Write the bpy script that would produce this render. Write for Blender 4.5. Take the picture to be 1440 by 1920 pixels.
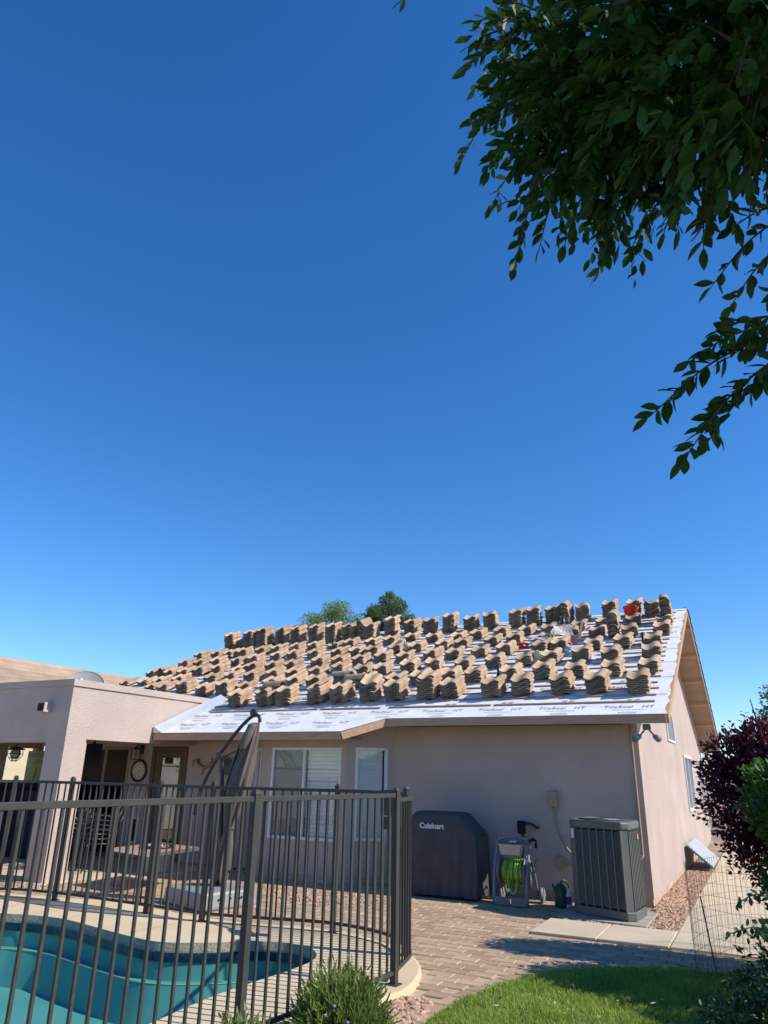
import bpy, math, random
import numpy as np
from mathutils import Vector, Matrix, Euler
random.seed(7); rng = np.random.default_rng(7)
SC = bpy.context.scene
for o in list(bpy.data.objects): bpy.data.objects.remove(o)
COL = SC.collection
R = math.radians

# ------------------------------------------------------------------ camera
H = 1.65
yaw, pitch, roll = R(27), R(20.2), R(1.1)
fw = Vector((-math.sin(yaw)*math.cos(pitch), math.cos(yaw)*math.cos(pitch), math.sin(pitch)))
rt = Vector((math.cos(yaw), math.sin(yaw), 0)); up = rt.cross(fw)
cr = rt*math.cos(roll) + up*math.sin(roll); cu = -rt*math.sin(roll) + up*math.cos(roll)
cam = bpy.data.cameras.new('camera'); cam.sensor_fit = 'HORIZONTAL'; cam.sensor_width = 36; cam.lens = 1331/1440*36
cam.clip_start = 0.05; cam.clip_end = 3000
camo = bpy.data.objects.new('camera', cam); COL.objects.link(camo)
camo.matrix_world = Matrix(((cr.x, cu.x, -fw.x, 0), (cr.y, cu.y, -fw.y, 0), (cr.z, cu.z, -fw.z, H), (0, 0, 0, 1)))
SC.camera = camo

# ------------------------------------------------------------------ sky, sun, exposure
SUN_EL, SUN_AZ = R(40), R(10)          # azimuth measured from +X towards +Y
sd = Vector((math.cos(SUN_EL)*math.cos(SUN_AZ), math.cos(SUN_EL)*math.sin(SUN_AZ), math.sin(SUN_EL)))
world = bpy.data.worlds.new('World'); SC.world = world; world.use_nodes = True
wn, wl = world.node_tree.nodes, world.node_tree.links
bg = wn['Background']; sky = wn.new('ShaderNodeTexSky'); sky.sky_type = 'NISHITA'; sky.sun_disc = False
sky.sun_elevation = SUN_EL; sky.sun_rotation = R(90) - SUN_AZ
sky.altitude = 400; sky.air_density = 1.0; sky.dust_density = 0.05; sky.ozone_density = 3.0
hs = wn.new('ShaderNodeHueSaturation'); hs.inputs['Saturation'].default_value = 1.28; hs.inputs['Value'].default_value = 1.0
wl.new(sky.outputs[0], hs.inputs['Color']); tint = wn.new('ShaderNodeMix'); tint.data_type = 'RGBA'; tint.blend_type = 'MULTIPLY'; tint.inputs[0].default_value = 1.0
tint.inputs[7].default_value = (0.86, 1.02, 1.21, 1)      # the clear desert blue of the photograph
wl.new(hs.outputs[0], tint.inputs[6]); wl.new(tint.outputs[2], bg.inputs['Color'])
bg.inputs['Strength'].default_value = 0.130
sun = bpy.data.lights.new('sun', 'SUN'); sun.energy = 4.65; sun.angle = R(0.53); sun.color = (1.0, 0.94, 0.85)
suno = bpy.data.objects.new('sun', sun); COL.objects.link(suno)
suno.rotation_euler = (-sd).to_track_quat('-Z', 'Y').to_euler()
SC.view_settings.view_transform = 'Standard'; SC.view_settings.look = 'None'
SC.view_settings.exposure = 0.25; SC.view_settings.gamma = 1.0
try: SC.view_settings.use_curve_mapping = False
except Exception: pass

# ------------------------------------------------------------------ materials
def mat(name, col, rough=0.8, var=0.12, scale=6.0, bump=0.0, bscale=60.0, metal=0.0, spec=0.5, col2=None, rnd=0.0, detail=4.0, trans=None, stretch=None):
    m = bpy.data.materials.new(name); m.use_nodes = True
    n, l = m.node_tree.nodes, m.node_tree.links; b = n['Principled BSDF']
    b.inputs['Roughness'].default_value = rough; b.inputs['Metallic'].default_value = metal
    b.inputs['Specular IOR Level'].default_value = spec
    tc = n.new('ShaderNodeTexCoord'); src = tc.outputs['Object']
    if stretch:
        mp = n.new('ShaderNodeMapping'); mp.inputs['Scale'].default_value = stretch; l.new(src, mp.inputs['Vector']); src = mp.outputs[0]
    nz = n.new('ShaderNodeTexNoise'); nz.inputs['Scale'].default_value = scale; nz.inputs['Detail'].default_value = detail
    l.new(src, nz.inputs['Vector'])
    rp = n.new('ShaderNodeValToRGB'); rp.color_ramp.elements[0].position = 0.32; rp.color_ramp.elements[1].position = 0.68
    c = col; d = col2 if col2 else tuple(min(1, x*(1+var)) for x in col)
    a = tuple(x*(1-var) for x in col) if not col2 else col
    rp.color_ramp.elements[0].color = (*a, 1); rp.color_ramp.elements[1].color = (*d, 1)
    l.new(nz.outputs['Fac'], rp.inputs['Fac']); out = rp.outputs['Color']
    if rnd:
        oi = n.new('ShaderNodeObjectInfo'); mr = n.new('ShaderNodeMapRange')
        mr.inputs['To Min'].default_value = 1-rnd; mr.inputs['To Max'].default_value = 1+rnd
        l.new(oi.outputs['Random'], mr.inputs['Value'])
        hv = n.new('ShaderNodeHueSaturation'); l.new(out, hv.inputs['Color']); l.new(mr.outputs[0], hv.inputs['Value']); out = hv.outputs[0]
    l.new(out, b.inputs['Base Color'])
    if bump:
        bz = n.new('ShaderNodeTexNoise'); bz.inputs['Scale'].default_value = bscale; bz.inputs['Detail'].default_value = 3
        l.new(src, bz.inputs['Vector'])
        bp = n.new('ShaderNodeBump'); bp.inputs['Strength'].default_value = bump; bp.inputs['Distance'].default_value = 0.01
        l.new(bz.outputs['Fac'], bp.inputs['Height']); l.new(bp.outputs[0], b.inputs['Normal'])
    if trans:
        tr = n.new('ShaderNodeBsdfTranslucent'); tr.inputs['Color'].default_value = (*trans[:3], 1)
        mx = n.new('ShaderNodeMixShader'); mx.inputs[0].default_value = trans[3]
        l.new(b.outputs[0], mx.inputs[1]); l.new(tr.outputs[0], mx.inputs[2]); l.new(mx.outputs[0], n['Material Output'].inputs['Surface'])
    return m
def stucco(name, col, var=0.06):
    # sprayed stucco: raised worms and pits
    m = mat(name, col, 0.92, var, 1.2, 0, detail=6, spec=0.2)
    m_n, m_l = m.node_tree.nodes, m.node_tree.links      # faint rain streaks and dusty patches
    tc0 = m_n.new('ShaderNodeTexCoord'); mp0 = m_n.new('ShaderNodeMapping'); mp0.inputs['Scale'].default_value = (1.3, 0.7, 1.0)
    nz0 = m_n.new('ShaderNodeTexNoise'); nz0.inputs['Scale'].default_value = 1.0; nz0.inputs['Detail'].default_value = 5
    m_l.new(tc0.outputs['Object'], mp0.inputs['Vector']); m_l.new(mp0.outputs[0], nz0.inputs['Vector'])
    mr0 = m_n.new('ShaderNodeMapRange'); mr0.inputs['From Min'].default_value = .35; mr0.inputs['From Max'].default_value = .7; mr0.inputs['To Min'].default_value = .92; mr0.inputs['To Max'].default_value = 1.04
    m_l.new(nz0.outputs['Fac'], mr0.inputs['Value']); hv0 = m_n.new('ShaderNodeHueSaturation')
    bc0 = m_n['Principled BSDF'].inputs['Base Color']; m_l.new(bc0.links[0].from_socket, hv0.inputs['Color']); m_l.new(mr0.outputs[0], hv0.inputs['Value']); m_l.new(hv0.outputs[0], bc0)
    n, l = m.node_tree.nodes, m.node_tree.links; b = n['Principled BSDF']
    tc = n.new('ShaderNodeTexCoord')
    v = n.new('ShaderNodeTexNoise'); v.inputs['Scale'].default_value = 52; v.inputs['Detail'].default_value = 4; v.inputs['Roughness'].default_value = 0.6
    l.new(tc.outputs['Object'], v.inputs['Vector'])
    r = n.new('ShaderNodeValToRGB'); r.color_ramp.elements[0].position = 0.42; r.color_ramp.elements[1].position = 0.56
    l.new(v.outputs['Fac'], r.inputs['Fac'])
    bp = n.new('ShaderNodeBump'); bp.inputs['Strength'].default_value = 0.55; bp.inputs['Distance'].default_value = 0.010
    l.new(r.outputs[0], bp.inputs['Height']); l.new(bp.outputs[0], b.inputs['Normal'])
    return m
def glass(name, tint=(0.75, 0.8, 0.8), ior=1.5, boost=1.0, rough=0.0, bump=0):
    m = bpy.data.materials.new(name); m.use_nodes = True
    n, l = m.node_tree.nodes, m.node_tree.links; n.remove(n['Principled BSDF'])
    t = n.new('ShaderNodeBsdfTransparent'); t.inputs['Color'].default_value = (*tint, 1)
    g = n.new('ShaderNodeBsdfGlossy'); g.inputs['Roughness'].default_value = rough
    f = n.new('ShaderNodeFresnel'); f.inputs['IOR'].default_value = ior
    mu = n.new('ShaderNodeMath'); mu.operation = 'MULTIPLY'; mu.inputs[1].default_value = boost; mu.use_clamp = True
    gm = n.new('ShaderNodeNewGeometry'); iv = n.new('ShaderNodeMath'); iv.operation = 'SUBTRACT'; iv.inputs[0].default_value = 1.0
    l.new(gm.outputs['Backfacing'], iv.inputs[1]); m0 = n.new('ShaderNodeMath'); m0.operation = 'MULTIPLY'
    l.new(f.outputs[0], m0.inputs[0]); l.new(iv.outputs[0], m0.inputs[1]); l.new(m0.outputs[0], mu.inputs[0])   # reflect on the outer face only
    x = n.new('ShaderNodeMixShader'); l.new(mu.outputs[0], x.inputs[0]); l.new(t.outputs[0], x.inputs[1]); l.new(g.outputs[0], x.inputs[2])
    l.new(x.outputs[0], n['Material Output'].inputs['Surface'])
    if bump:
        tc = n.new('ShaderNodeTexCoord'); nz = n.new('ShaderNodeTexNoise'); nz.inputs['Scale'].default_value = 5; nz.inputs['Detail'].default_value = 3
        l.new(tc.outputs['Object'], nz.inputs['Vector'])
        bp = n.new('ShaderNodeBump'); bp.inputs['Strength'].default_value = bump; bp.inputs['Distance'].default_value = 0.02
        l.new(nz.outputs['Fac'], bp.inputs['Height']); l.new(bp.outputs[0], g.inputs['Normal'])
    return m
M = dict(
    stucco=stucco('pink_stucco', (0.545, 0.432, 0.372)),
    base_stucco=mat('foundation_stucco', (0.50, 0.36, 0.25), 0.9, 0.15, 5, 0.4, 40),
    cream=stucco('cream_stucco', (0.72, 0.62, 0.44)),
    trim=mat('brown_painted_wood', (0.46, 0.285, 0.165), 0.7, 0.15, 3, 0.15, 30, stretch=(1, 8, 8)),
    soffit=mat('tan_painted_soffit', (0.36, 0.265, 0.19), 0.8, 0.08, 3),
    underlay=mat('white_underlayment', (0.74, 0.73, 0.715), 0.75, 0.07, 2.2, 0.9, 6, col2=(0.82, 0.81, 0.79)),
    ink=mat('grey_print', (0.33, 0.32, 0.32), 0.8, 0.3, 30),
    redline=mat('red_print', (0.45, 0.2, 0.17), 0.8, 0.2, 30),
    batten=mat('pine_batten', (0.40, 0.25, 0.155), 0.85, 0.25, 4, 0.2, 60, rnd=0.25, stretch=(0.4, 6, 6)),
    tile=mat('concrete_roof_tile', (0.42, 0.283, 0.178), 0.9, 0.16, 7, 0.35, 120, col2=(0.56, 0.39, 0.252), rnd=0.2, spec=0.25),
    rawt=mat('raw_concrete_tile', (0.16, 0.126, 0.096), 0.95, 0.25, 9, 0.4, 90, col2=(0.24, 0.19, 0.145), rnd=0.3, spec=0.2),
    capt=mat('weathered_cap_tile', (0.33, 0.245, 0.17), 0.92, 0.2, 9, 0.4, 90, col2=(0.50, 0.37, 0.25), rnd=0.12, spec=0.25),
    oldtile=mat('neighbour_roof_tile', (0.36, 0.25, 0.17), 0.9, 0.18, 1.2, 0.3, 60, col2=(0.46, 0.335, 0.235), rnd=0.14),
    flash=mat('white_metal_flashing', (0.62, 0.65, 0.68), 0.35, 0.05, 4, metal=0.3),
    vinyl=mat('white_vinyl', (0.72, 0.72, 0.70), 0.45, 0.04, 5),
    glass=glass('window_glass', (0.93, 0.96, 0.96), 1.52, 1.6),
    doorglass=glass('door_glass', (0.35, 0.38, 0.36), 1.52, 4.5),
    screen=mat('dark_insect_screen', (0.085, 0.085, 0.085), 0.9, 0.1, 40),
    suns=mat('grey_sun_screen', (0.20, 0.20, 0.195), 0.85, 0.06, 60),
    blind=mat('white_blind', (0.80, 0.80, 0.77), 0.6, 0.03, 5),
    fence=mat('bronze_fence_paint', (0.060, 0.057, 0.048), 0.5, 0.12, 20, 0.08, 150, spec=0.25),
    deck=mat('cool_deck', (0.62, 0.48, 0.295), 0.95, 0.12, 1.6, 0.6, 110, col2=(0.71, 0.56, 0.36)),
    coping=mat('coping_face', (0.36, 0.32, 0.235), 0.95, 0.25, 30, 0.9, 60),
    pooltile=mat('blue_pool_tile', (0.010, 0.024, 0.058), 0.25, 0.5, 7, col2=(0.02, 0.055, 0.11)),
    plaster=mat('pool_plaster', (0.165, 0.345, 0.315), 0.8, 0.06, 1.5, col2=(0.215, 0.41, 0.37)),
    water=glass('pool_water', (0.60, 0.85, 0.86), 1.33, 1.15, 0.0, bump=0.22),
    paver=mat('clay_paver', (0.37, 0.25, 0.155), 0.92, 0.2, 5, 0.35, 90, col2=(0.48, 0.34, 0.215), rnd=0.20),
    sand=mat('joint_sand', (0.46, 0.36, 0.25), 0.95, 0.2, 20, 0.3, 120),
    soil=mat('desert_soil', (0.34, 0.235, 0.155), 0.95, 0.25, 1.5, 0.5, 30),
    conc=mat('walk_concrete', (0.54, 0.44, 0.30), 0.92, 0.1, 1.8, 0.3, 140, col2=(0.62, 0.51, 0.36)),
    pad=mat('grey_pad', (0.36, 0.32, 0.26), 0.92, 0.15, 6, 0.3, 90),
    rock=mat('pink_gravel', (0.36, 0.21, 0.13), 0.95, 0.35, 14, 0.3, 60, col2=(0.60, 0.42, 0.29)),
    block=mat('pale_block', (0.58, 0.55, 0.50), 0.9, 0.1, 2, 0.3, 40),
    lawnsoil=mat('lawn_soil', (0.05, 0.075, 0.02), 0.95, 0.3, 8),
    grass=mat('grass', (0.23, 0.34, 0.045), 0.6, 0.4, 1.8, col2=(0.45, 0.56, 0.11), trans=(0.34, 0.48, 0.07, 0.35), spec=0.3),
    ac=mat('grey_green_enamel', (0.115, 0.125, 0.11), 0.5, 0.08, 5, spec=0.5),
    acdark=mat('coil_black', (0.012, 0.014, 0.014), 0.7, 0.3, 30),
    acfin=mat('louvre_enamel', (0.15, 0.16, 0.145), 0.5, 0.1, 10),
    cover=mat('grill_cover_cloth', (0.050, 0.050, 0.058), 0.85, 0.2, 4, 0.5, 14, col2=(0.082, 0.078, 0.080)),
    white=mat('white_print', (0.75, 0.75, 0.75), 0.6, 0.02),
    reel=mat('grey_reel_plastic', (0.20, 0.205, 0.21), 0.5, 0.12, 8),
    reeltan=mat('tan_reel_plastic', (0.45, 0.42, 0.36), 0.5, 0.08, 8),
    hose=mat('lime_hose', (0.27, 0.44, 0.035), 0.45, 0.25, 9),
    black=mat('black_plastic', (0.010, 0.010, 0.012), 0.55, 0.2, 10, spec=0.2),
    iron=mat('black_iron', (0.022, 0.022, 0.024), 0.35, 0.2, 20, spec=0.6),
    chrome=mat('bare_metal', (0.62, 0.62, 0.63), 0.28, 0.05, 6, metal=0.9),
    green=mat('green_plastic', (0.012, 0.085, 0.05), 0.4, 0.15, 6),
    purple=mat('purple_label', (0.10, 0.04, 0.20), 0.5, 0.2, 20),
    red=mat('red_plastic', (0.62, 0.035, 0.02), 0.4, 0.1, 8, trans=(0.8, 0.06, 0.03, 0.3)),
    salmon=mat('salmon_offcut', (0.55, 0.25, 0.18), 0.8, 0.15, 10),
    foil=mat('torn_paper', (0.50, 0.46, 0.38), 0.7, 0.3, 18, 0.6, 25),
    bag=mat('pale_plastic', (0.66, 0.63, 0.42), 0.5, 0.12, 9, 0.3, 20, trans=(0.7, 0.68, 0.5, 0.25)),
    bluebag=mat('blue_plastic', (0.30, 0.42, 0.50), 0.5, 0.15, 9, 0.3, 20),
    canopy=mat('taupe_umbrella_cloth', (0.135, 0.11, 0.09), 0.85, 0.12, 5, 0.2, 40),
    basin=mat('grey_base_plastic', (0.27, 0.275, 0.28), 0.5, 0.06, 4),
    wood=mat('table_wood', (0.42, 0.26, 0.145), 0.6, 0.15, 3, stretch=(1, 9, 9)),
    tan=mat('tan_drum', (0.52, 0.40, 0.24), 0.6, 0.12, 5),
    door=mat('brown_door', (0.12, 0.062, 0.03), 0.5, 0.15, 5, stretch=(6, 6, 1)),
    dish=mat('grey_dish', (0.40, 0.385, 0.36), 0.5, 0.05, 4),
    clockface=mat('ivory_face', (0.62, 0.58, 0.46), 0.6, 0.08, 12),
    navy=mat('navy_cloth', (0.010, 0.014, 0.030), 0.8, 0.2, 6),
    signy=mat('yellow_green_sign', (0.33, 0.36, 0.10), 0.7, 0.3, 6, col2=(0.42, 0.40, 0.12)),
    teal=mat('teal_paint', (0.05, 0.30, 0.30), 0.6, 0.1, 6),
    gold=mat('brass', (0.40, 0.27, 0.08), 0.4, 0.2, 8, metal=0.5),
    bark=mat('grey_bark', (0.085, 0.065, 0.05), 0.9, 0.3, 12, 0.6, 30),
    ficus=mat('ficus_leaf', (0.012, 0.046, 0.008), 0.55, 0.3, 3, col2=(0.03, 0.09, 0.014), trans=(0.08, 0.19, 0.02, 0.12), rnd=0.25, spec=0.2),
    mesq=mat('feathery_leaf', (0.12, 0.18, 0.045), 0.7, 0.4, 0.9, col2=(0.24, 0.32, 0.08), trans=(0.3, 0.42, 0.09, 0.35)),
    mesq2=mat('dark_feathery_leaf', (0.065, 0.11, 0.035), 0.7, 0.4, 0.9, col2=(0.15, 0.21, 0.06), trans=(0.12, 0.2, 0.05, 0.25)),
    plum=mat('plum_leaf', (0.032, 0.009, 0.016), 0.5, 0.5, 4, col2=(0.085, 0.02, 0.034), trans=(0.25, 0.03, 0.035, 0.22), spec=0.4),
    hedge=mat('hedge_leaf', (0.022, 0.07, 0.014), 0.5, 0.4, 3, col2=(0.05, 0.135, 0.022), trans=(0.2, 0.38, 0.05, 0.22), spec=0.4),
    vine=mat('vine_leaf', (0.016, 0.045, 0.016), 0.55, 0.4, 3, col2=(0.035, 0.085, 0.028), trans=(0.06, 0.14, 0.03, 0.15)),
    rose=mat('rosemary_leaf', (0.085, 0.16, 0.03), 0.6, 0.4, 5, col2=(0.26, 0.32, 0.075), trans=(0.3, 0.38, 0.08, 0.3)),
    flower=mat('lilac_petal', (0.30, 0.22, 0.55), 0.6, 0.1, 5),
    wire=mat('rusty_wire', (0.085, 0.07, 0.06), 0.6, 0.3, 20),
    roomwall=mat('room_wall', (0.40, 0.37, 0.33), 0.9, 0.05, 2),
)

def straw(m, c, scale, lo, hi, amt):      # dry blades and tips mixed into a leaf material
    n, l = m.node_tree.nodes, m.node_tree.links; b = n['Principled BSDF'].inputs['Base Color']; src = b.links[0].from_socket
    tc = n.new('ShaderNodeTexCoord'); nz = n.new('ShaderNodeTexNoise'); nz.inputs['Scale'].default_value = scale; nz.inputs['Detail'].default_value = 2
    l.new(tc.outputs['Object'], nz.inputs['Vector']); mr = n.new('ShaderNodeMapRange'); mr.inputs['From Min'].default_value = lo; mr.inputs['From Max'].default_value = hi; mr.inputs['To Max'].default_value = amt
    l.new(nz.outputs['Fac'], mr.inputs['Value']); mx = n.new('ShaderNodeMix'); mx.data_type = 'RGBA'; l.new(mr.outputs[0], mx.inputs[0]); l.new(src, mx.inputs[6]); mx.inputs[7].default_value = (*c, 1); l.new(mx.outputs[2], b)
straw(M['grass'], (0.46, 0.42, 0.17), 55, .55, .68, .8); straw(M['rose'], (0.30, 0.22, 0.10), 30, .56, .68, .8); straw(M['hedge'], (0.16, 0.20, 0.03), 25, .58, .7, .6)
straw(M['ficus'], (0.06, 0.11, 0.015), 16, .55, .65, .7)
straw(M['grass'], (0.30, 0.30, 0.10), 3.2, .52, .72, .55)
straw(M['underlay'], (0.60, 0.53, 0.44), 2.6, .52, .75, .45)
straw(M['paver'], (0.30, 0.22, 0.16), 1.1, .5, .75, .5)

# ------------------------------------------------------------------ helpers
class MB:
    def __init__(s): s.v = []; s.f = []
    def add(s, vs, fs):
        o = len(s.v); s.v += [tuple(v) for v in vs]; s.f += [tuple(i+o for i in f) for f in fs]; return s
    def box(s, x0, x1, y0, y1, z0, z1):
        return s.add([(x0,y0,z0),(x1,y0,z0),(x1,y1,z0),(x0,y1,z0),(x0,y0,z1),(x1,y0,z1),(x1,y1,z1),(x0,y1,z1)],
                     [(0,3,2,1),(4,5,6,7),(0,1,5,4),(1,2,6,5),(2,3,7,6),(3,0,4,7)])
    def hexa(s, b, t):   # bottom quad, top quad (ccw seen from above)
        return s.add(list(b)+list(t), [(0,3,2,1),(4,5,6,7),(0,1,5,4),(1,2,6,5),(2,3,7,6),(3,0,4,7)])
    def bar(s, a, b, w, h, upv=(0,0,1)):   # rectangular bar from a to b
        a, b = Vector(a), Vector(b); d = (b-a).normalized(); u = Vector(upv)
        if abs(d.dot(u)) > 0.99: u = Vector((0,1,0))
        r = d.cross(u).normalized(); u = r.cross(d)
        q = [(-w/2,-h/2),(w/2,-h/2),(w/2,h/2),(-w/2,h/2)]
        P = [a+r*x+u*y for x,y in q] + [b+r*x+u*y for x,y in q]
        return s.add(P, [(0,1,2,3),(7,6,5,4),(0,4,5,1),(1,5,6,2),(2,6,7,3),(3,7,4,0)])
    def tube(s, pts, r, n=8, closed=False):
        pts = [Vector(p) for p in pts]; k = len(pts); rs = r if isinstance(r, (list, tuple)) else [r]*k
        rings = []; u = None
        for i, p in enumerate(pts):
            a = pts[i-1] if (i > 0 or closed) else p; b = pts[(i+1) % k] if (i < k-1 or closed) else p
            d = (b-a); d = d.normalized() if d.length > 1e-9 else Vector((0,0,1))
            if u is None: u = d.orthogonal().normalized()
            u = (u - d*u.dot(d)); u = u.normalized() if u.length > 1e-6 else d.orthogonal().normalized()
            w = d.cross(u)
            rings.append([p + (u*math.cos(2*math.pi*j/n) + w*math.sin(2*math.pi*j/n))*rs[i] for j in range(n)])
        fs = []
        for i in range(k if closed else k-1):
            i2 = (i+1) % k
            for j in range(n): fs.append((i*n+j, i*n+(j+1)%n, i2*n+(j+1)%n, i2*n+j))
        if not closed: fs += [tuple(range(n-1,-1,-1)), tuple((k-1)*n+j for j in range(n))]
        return s.add([v for r_ in rings for v in r_], fs)
    def lathe(s, prof, c=(0,0,0), n=20, axis='z'):
        vs = []; c = Vector(c)
        for r_, z in prof:
            for j in range(n):
                a = 2*math.pi*j/n; p = (r_*math.cos(a), r_*math.sin(a), z)
                if axis == 'y': p = (p[0], p[2], p[1])
                if axis == 'x': p = (p[2], p[0], p[1])
                vs.append(c+Vector(p))
        fs = [(i*n+j, i*n+(j+1)%n, (i+1)*n+(j+1)%n, (i+1)*n+j) for i in range(len(prof)-1) for j in range(n)]
        fs += [tuple(range(n-1,-1,-1)), tuple((len(prof)-1)*n+j for j in range(n))]
        return s.add(vs, fs)
    def prism(s, poly, z0, z1):
        n = len(poly)
        return s.add([(x,y,z0) for x,y in poly]+[(x,y,z1) for x,y in poly],
                     [tuple(range(n-1,-1,-1)), tuple(range(n,2*n))]+[(i,(i+1)%n,n+(i+1)%n,n+i) for i in range(n)])
    def grid(s, fn, nu, nv):
        vs = [fn(i/nu, j/nv) for i in range(nu+1) for j in range(nv+1)]
        return s.add(vs, [(i*(nv+1)+j,(i+1)*(nv+1)+j,(i+1)*(nv+1)+j+1,i*(nv+1)+j+1) for i in range(nu) for j in range(nv)])
def wloc(p):
    v = Vector((0,0,0))
    while p is not None: v += p.location; p = p.parent
    return v
def mk(name, mesh, parent=None):
    o = bpy.data.objects.new(name, mesh); COL.objects.link(o)
    if parent is not None: o.parent = parent
    return o
def build(name, mb, material, parent=None, smooth=False, bevel=0, loc=None, auto=False):
    """one mesh object; MB given in world coordinates; loc = origin of a top-level thing"""
    off = wloc(parent) if parent is not None else Vector(loc or (0,0,0))
    me = bpy.data.meshes.new(name); me.from_pydata([tuple(Vector(v)-off) for v in mb.v], [], mb.f); me.update()
    if material: me.materials.append(M[material] if isinstance(material, str) else material)
    if smooth: me.polygons.foreach_set('use_smooth', [True]*len(me.polygons))
    o = mk(name, me, parent)
    if parent is None and loc: o.location = loc
    if bevel:
        b = o.modifiers.new('bevel', 'BEVEL'); b.width = bevel; b.segments = 2; b.limit_method = 'ANGLE'; b.angle_limit = R(40)
    if auto:
        me.polygons.foreach_set('use_smooth', [True]*len(me.polygons))
        try: me.set_sharp_from_angle(angle=R(35))
        except Exception: pass
    return o
def tag(o, label, cat=None, group=None, kind=None):
    if label: o['label'] = label
    if cat: o['category'] = cat
    if group: o['group'] = group
    if kind: o['kind'] = kind
    return o
def thing(name, label, cat, loc, group=None):
    o = mk(name, None); o.location = loc; o.empty_display_size = 0.1
    return tag(o, label, cat, group)
def struct(o): o['kind'] = 'structure'; return o
def textmesh(s, size, extrude=0.0, spacing=1.0, bold=0.0, shear=0.0):
    c = bpy.data.curves.new('txt', 'FONT'); c.body = s; c.size = size; c.extrude = extrude; c.align_x = 'CENTER'; c.align_y = 'CENTER'
    c.space_character = spacing; c.offset = bold; c.resolution_u = 2; c.shear = shear
    o = bpy.data.objects.new('txt', c); COL.objects.link(o); dg = bpy.context.evaluated_depsgraph_get()
    me = bpy.data.meshes.new_from_object(o.evaluated_get(dg)); bpy.data.objects.remove(o); return me
def spline(pts, per=8, closed=False):
    P = [Vector((*p, 0)) if len(p) == 2 else Vector(p) for p in pts]; n = len(P); out = []
    rng_ = range(n if closed else n-1)
    for i in rng_:
        p1, p2 = P[i], P[(i+1) % n]
        p0 = P[i-1] if (closed or i > 0) else p1*2-p2; p3 = P[(i+2) % n] if (closed or i < n-2) else p2*2-p1
        for k in range(per):
            t = k/per
            out.append(0.5*((2*p1)+(-p0+p2)*t+(2*p0-5*p1+4*p2-p3)*t*t+(-p0+3*p1-3*p2+p3)*t**3))
    if not closed: out.append(P[-1])
    return out
def inpoly(x, y, poly):
    c = False; n = len(poly); j = n-1
    for i in range(n):
        xi, yi = poly[i][0], poly[i][1]; xj, yj = poly[j][0], poly[j][1]
        if (yi > y) != (yj > y) and x < (xj-xi)*(y-yi)/(yj-yi)+xi: c = not c
        j = i
    return c
def inpoly_np(X, Y, poly):
    c = np.zeros(len(X), bool); n = len(poly); j = n-1
    for i in range(n):
        xi, yi = poly[i][0], poly[i][1]; xj, yj = poly[j][0], poly[j][1]
        with np.errstate(divide='ignore', invalid='ignore'):
            t = ((yi > Y) != (yj > Y)) & (X < (xj-xi)*(Y-yi)/((yj-yi) if yj != yi else 1e-9)+xi)
        c ^= t; j = i
    return c
def np_mesh(name, V, F, material, parent=None, smooth=False, loc=None):
    """V (n,3) world, F (m,k) all faces k-gons"""
    off = np.array(wloc(parent) if parent is not None else (loc or (0,0,0)), float)
    me = bpy.data.meshes.new(name); me.vertices.add(len(V)); me.vertices.foreach_set('co', (V-off).astype(np.float32).ravel())
    k = F.shape[1]; me.loops.add(F.size); me.loops.foreach_set('vertex_index', F.astype(np.int32).ravel())
    me.polygons.add(len(F)); me.polygons.foreach_set('loop_start', np.arange(0, F.size, k, dtype=np.int32))
    me.polygons.foreach_set('use_smooth', np.full(len(F), smooth)); me.update(calc_edges=True); me.validate()
    me.materials.append(M[material]); o = mk(name, me, parent)
    if parent is None and loc: o.location = loc
    return o
def frames(D, N):
    D = D/np.linalg.norm(D, axis=1, keepdims=True); S = np.cross(D, N); ln = np.linalg.norm(S, axis=1, keepdims=True); ln[ln < 1e-6] = 1
    S = S/ln; N2 = np.cross(S, D); return D, S, N2
LEAF_V = np.array([(0,0,0),(.13,.20,.05),(.33,.40,.10),(.56,.44,.10),(.79,.26,.05),(1,0,-.08),(.79,-.26,.05),(.56,-.44,.10),(.33,-.40,.10),(.13,-.20,.05),(.38,0,0),(.70,0,-.01)], float)   # along, side, up
LEAF_F = np.array([(0,10,1),(1,10,2),(2,10,3),(3,10,11),(3,11,4),(4,11,5),(5,11,6),(6,11,7),(7,11,10),(7,10,8),(8,10,9),(9,10,0)])
def scatter(name, P, D, N, L, W, material, parent=None, tv=LEAF_V, tf=LEAF_F, loc=None):
    D, S, N2 = frames(D, N); L = np.asarray(L)[:,None,None]; W = np.asarray(W)[:,None,None]
    V = P[:,None,:] + D[:,None,:]*tv[None,:,0:1]*L + S[:,None,:]*tv[None,:,1:2]*W + N2[:,None,:]*tv[None,:,2:3]*W
    F = (tf[None]+ (np.arange(len(P))*len(tv))[:,None,None]).reshape(-1, tf.shape[1])
    return np_mesh(name, V.reshape(-1,3), F, material, parent, loc=loc)
def rdir(n):
    v = rng.normal(size=(n,3)); return v/np.linalg.norm(v, axis=1, keepdims=True)
ICO_V = None
def ico():
    global ICO_V, ICO_F
    p = (1+5**.5)/2
    ICO_V = np.array([(-1,p,0),(1,p,0),(-1,-p,0),(1,-p,0),(0,-1,p),(0,1,p),(0,-1,-p),(0,1,-p),(p,0,-1),(p,0,1),(-p,0,-1),(-p,0,1)], float)/1.9
    ICO_F = np.array([(0,11,5),(0,5,1),(0,1,7),(0,7,10),(0,10,11),(1,5,9),(5,11,4),(11,10,2),(10,7,6),(7,1,8),(3,9,4),(3,4,2),(3,2,6),(3,6,8),(3,8,9),(4,9,5),(2,4,11),(6,2,10),(8,6,7),(9,8,1)])
ico()
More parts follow.
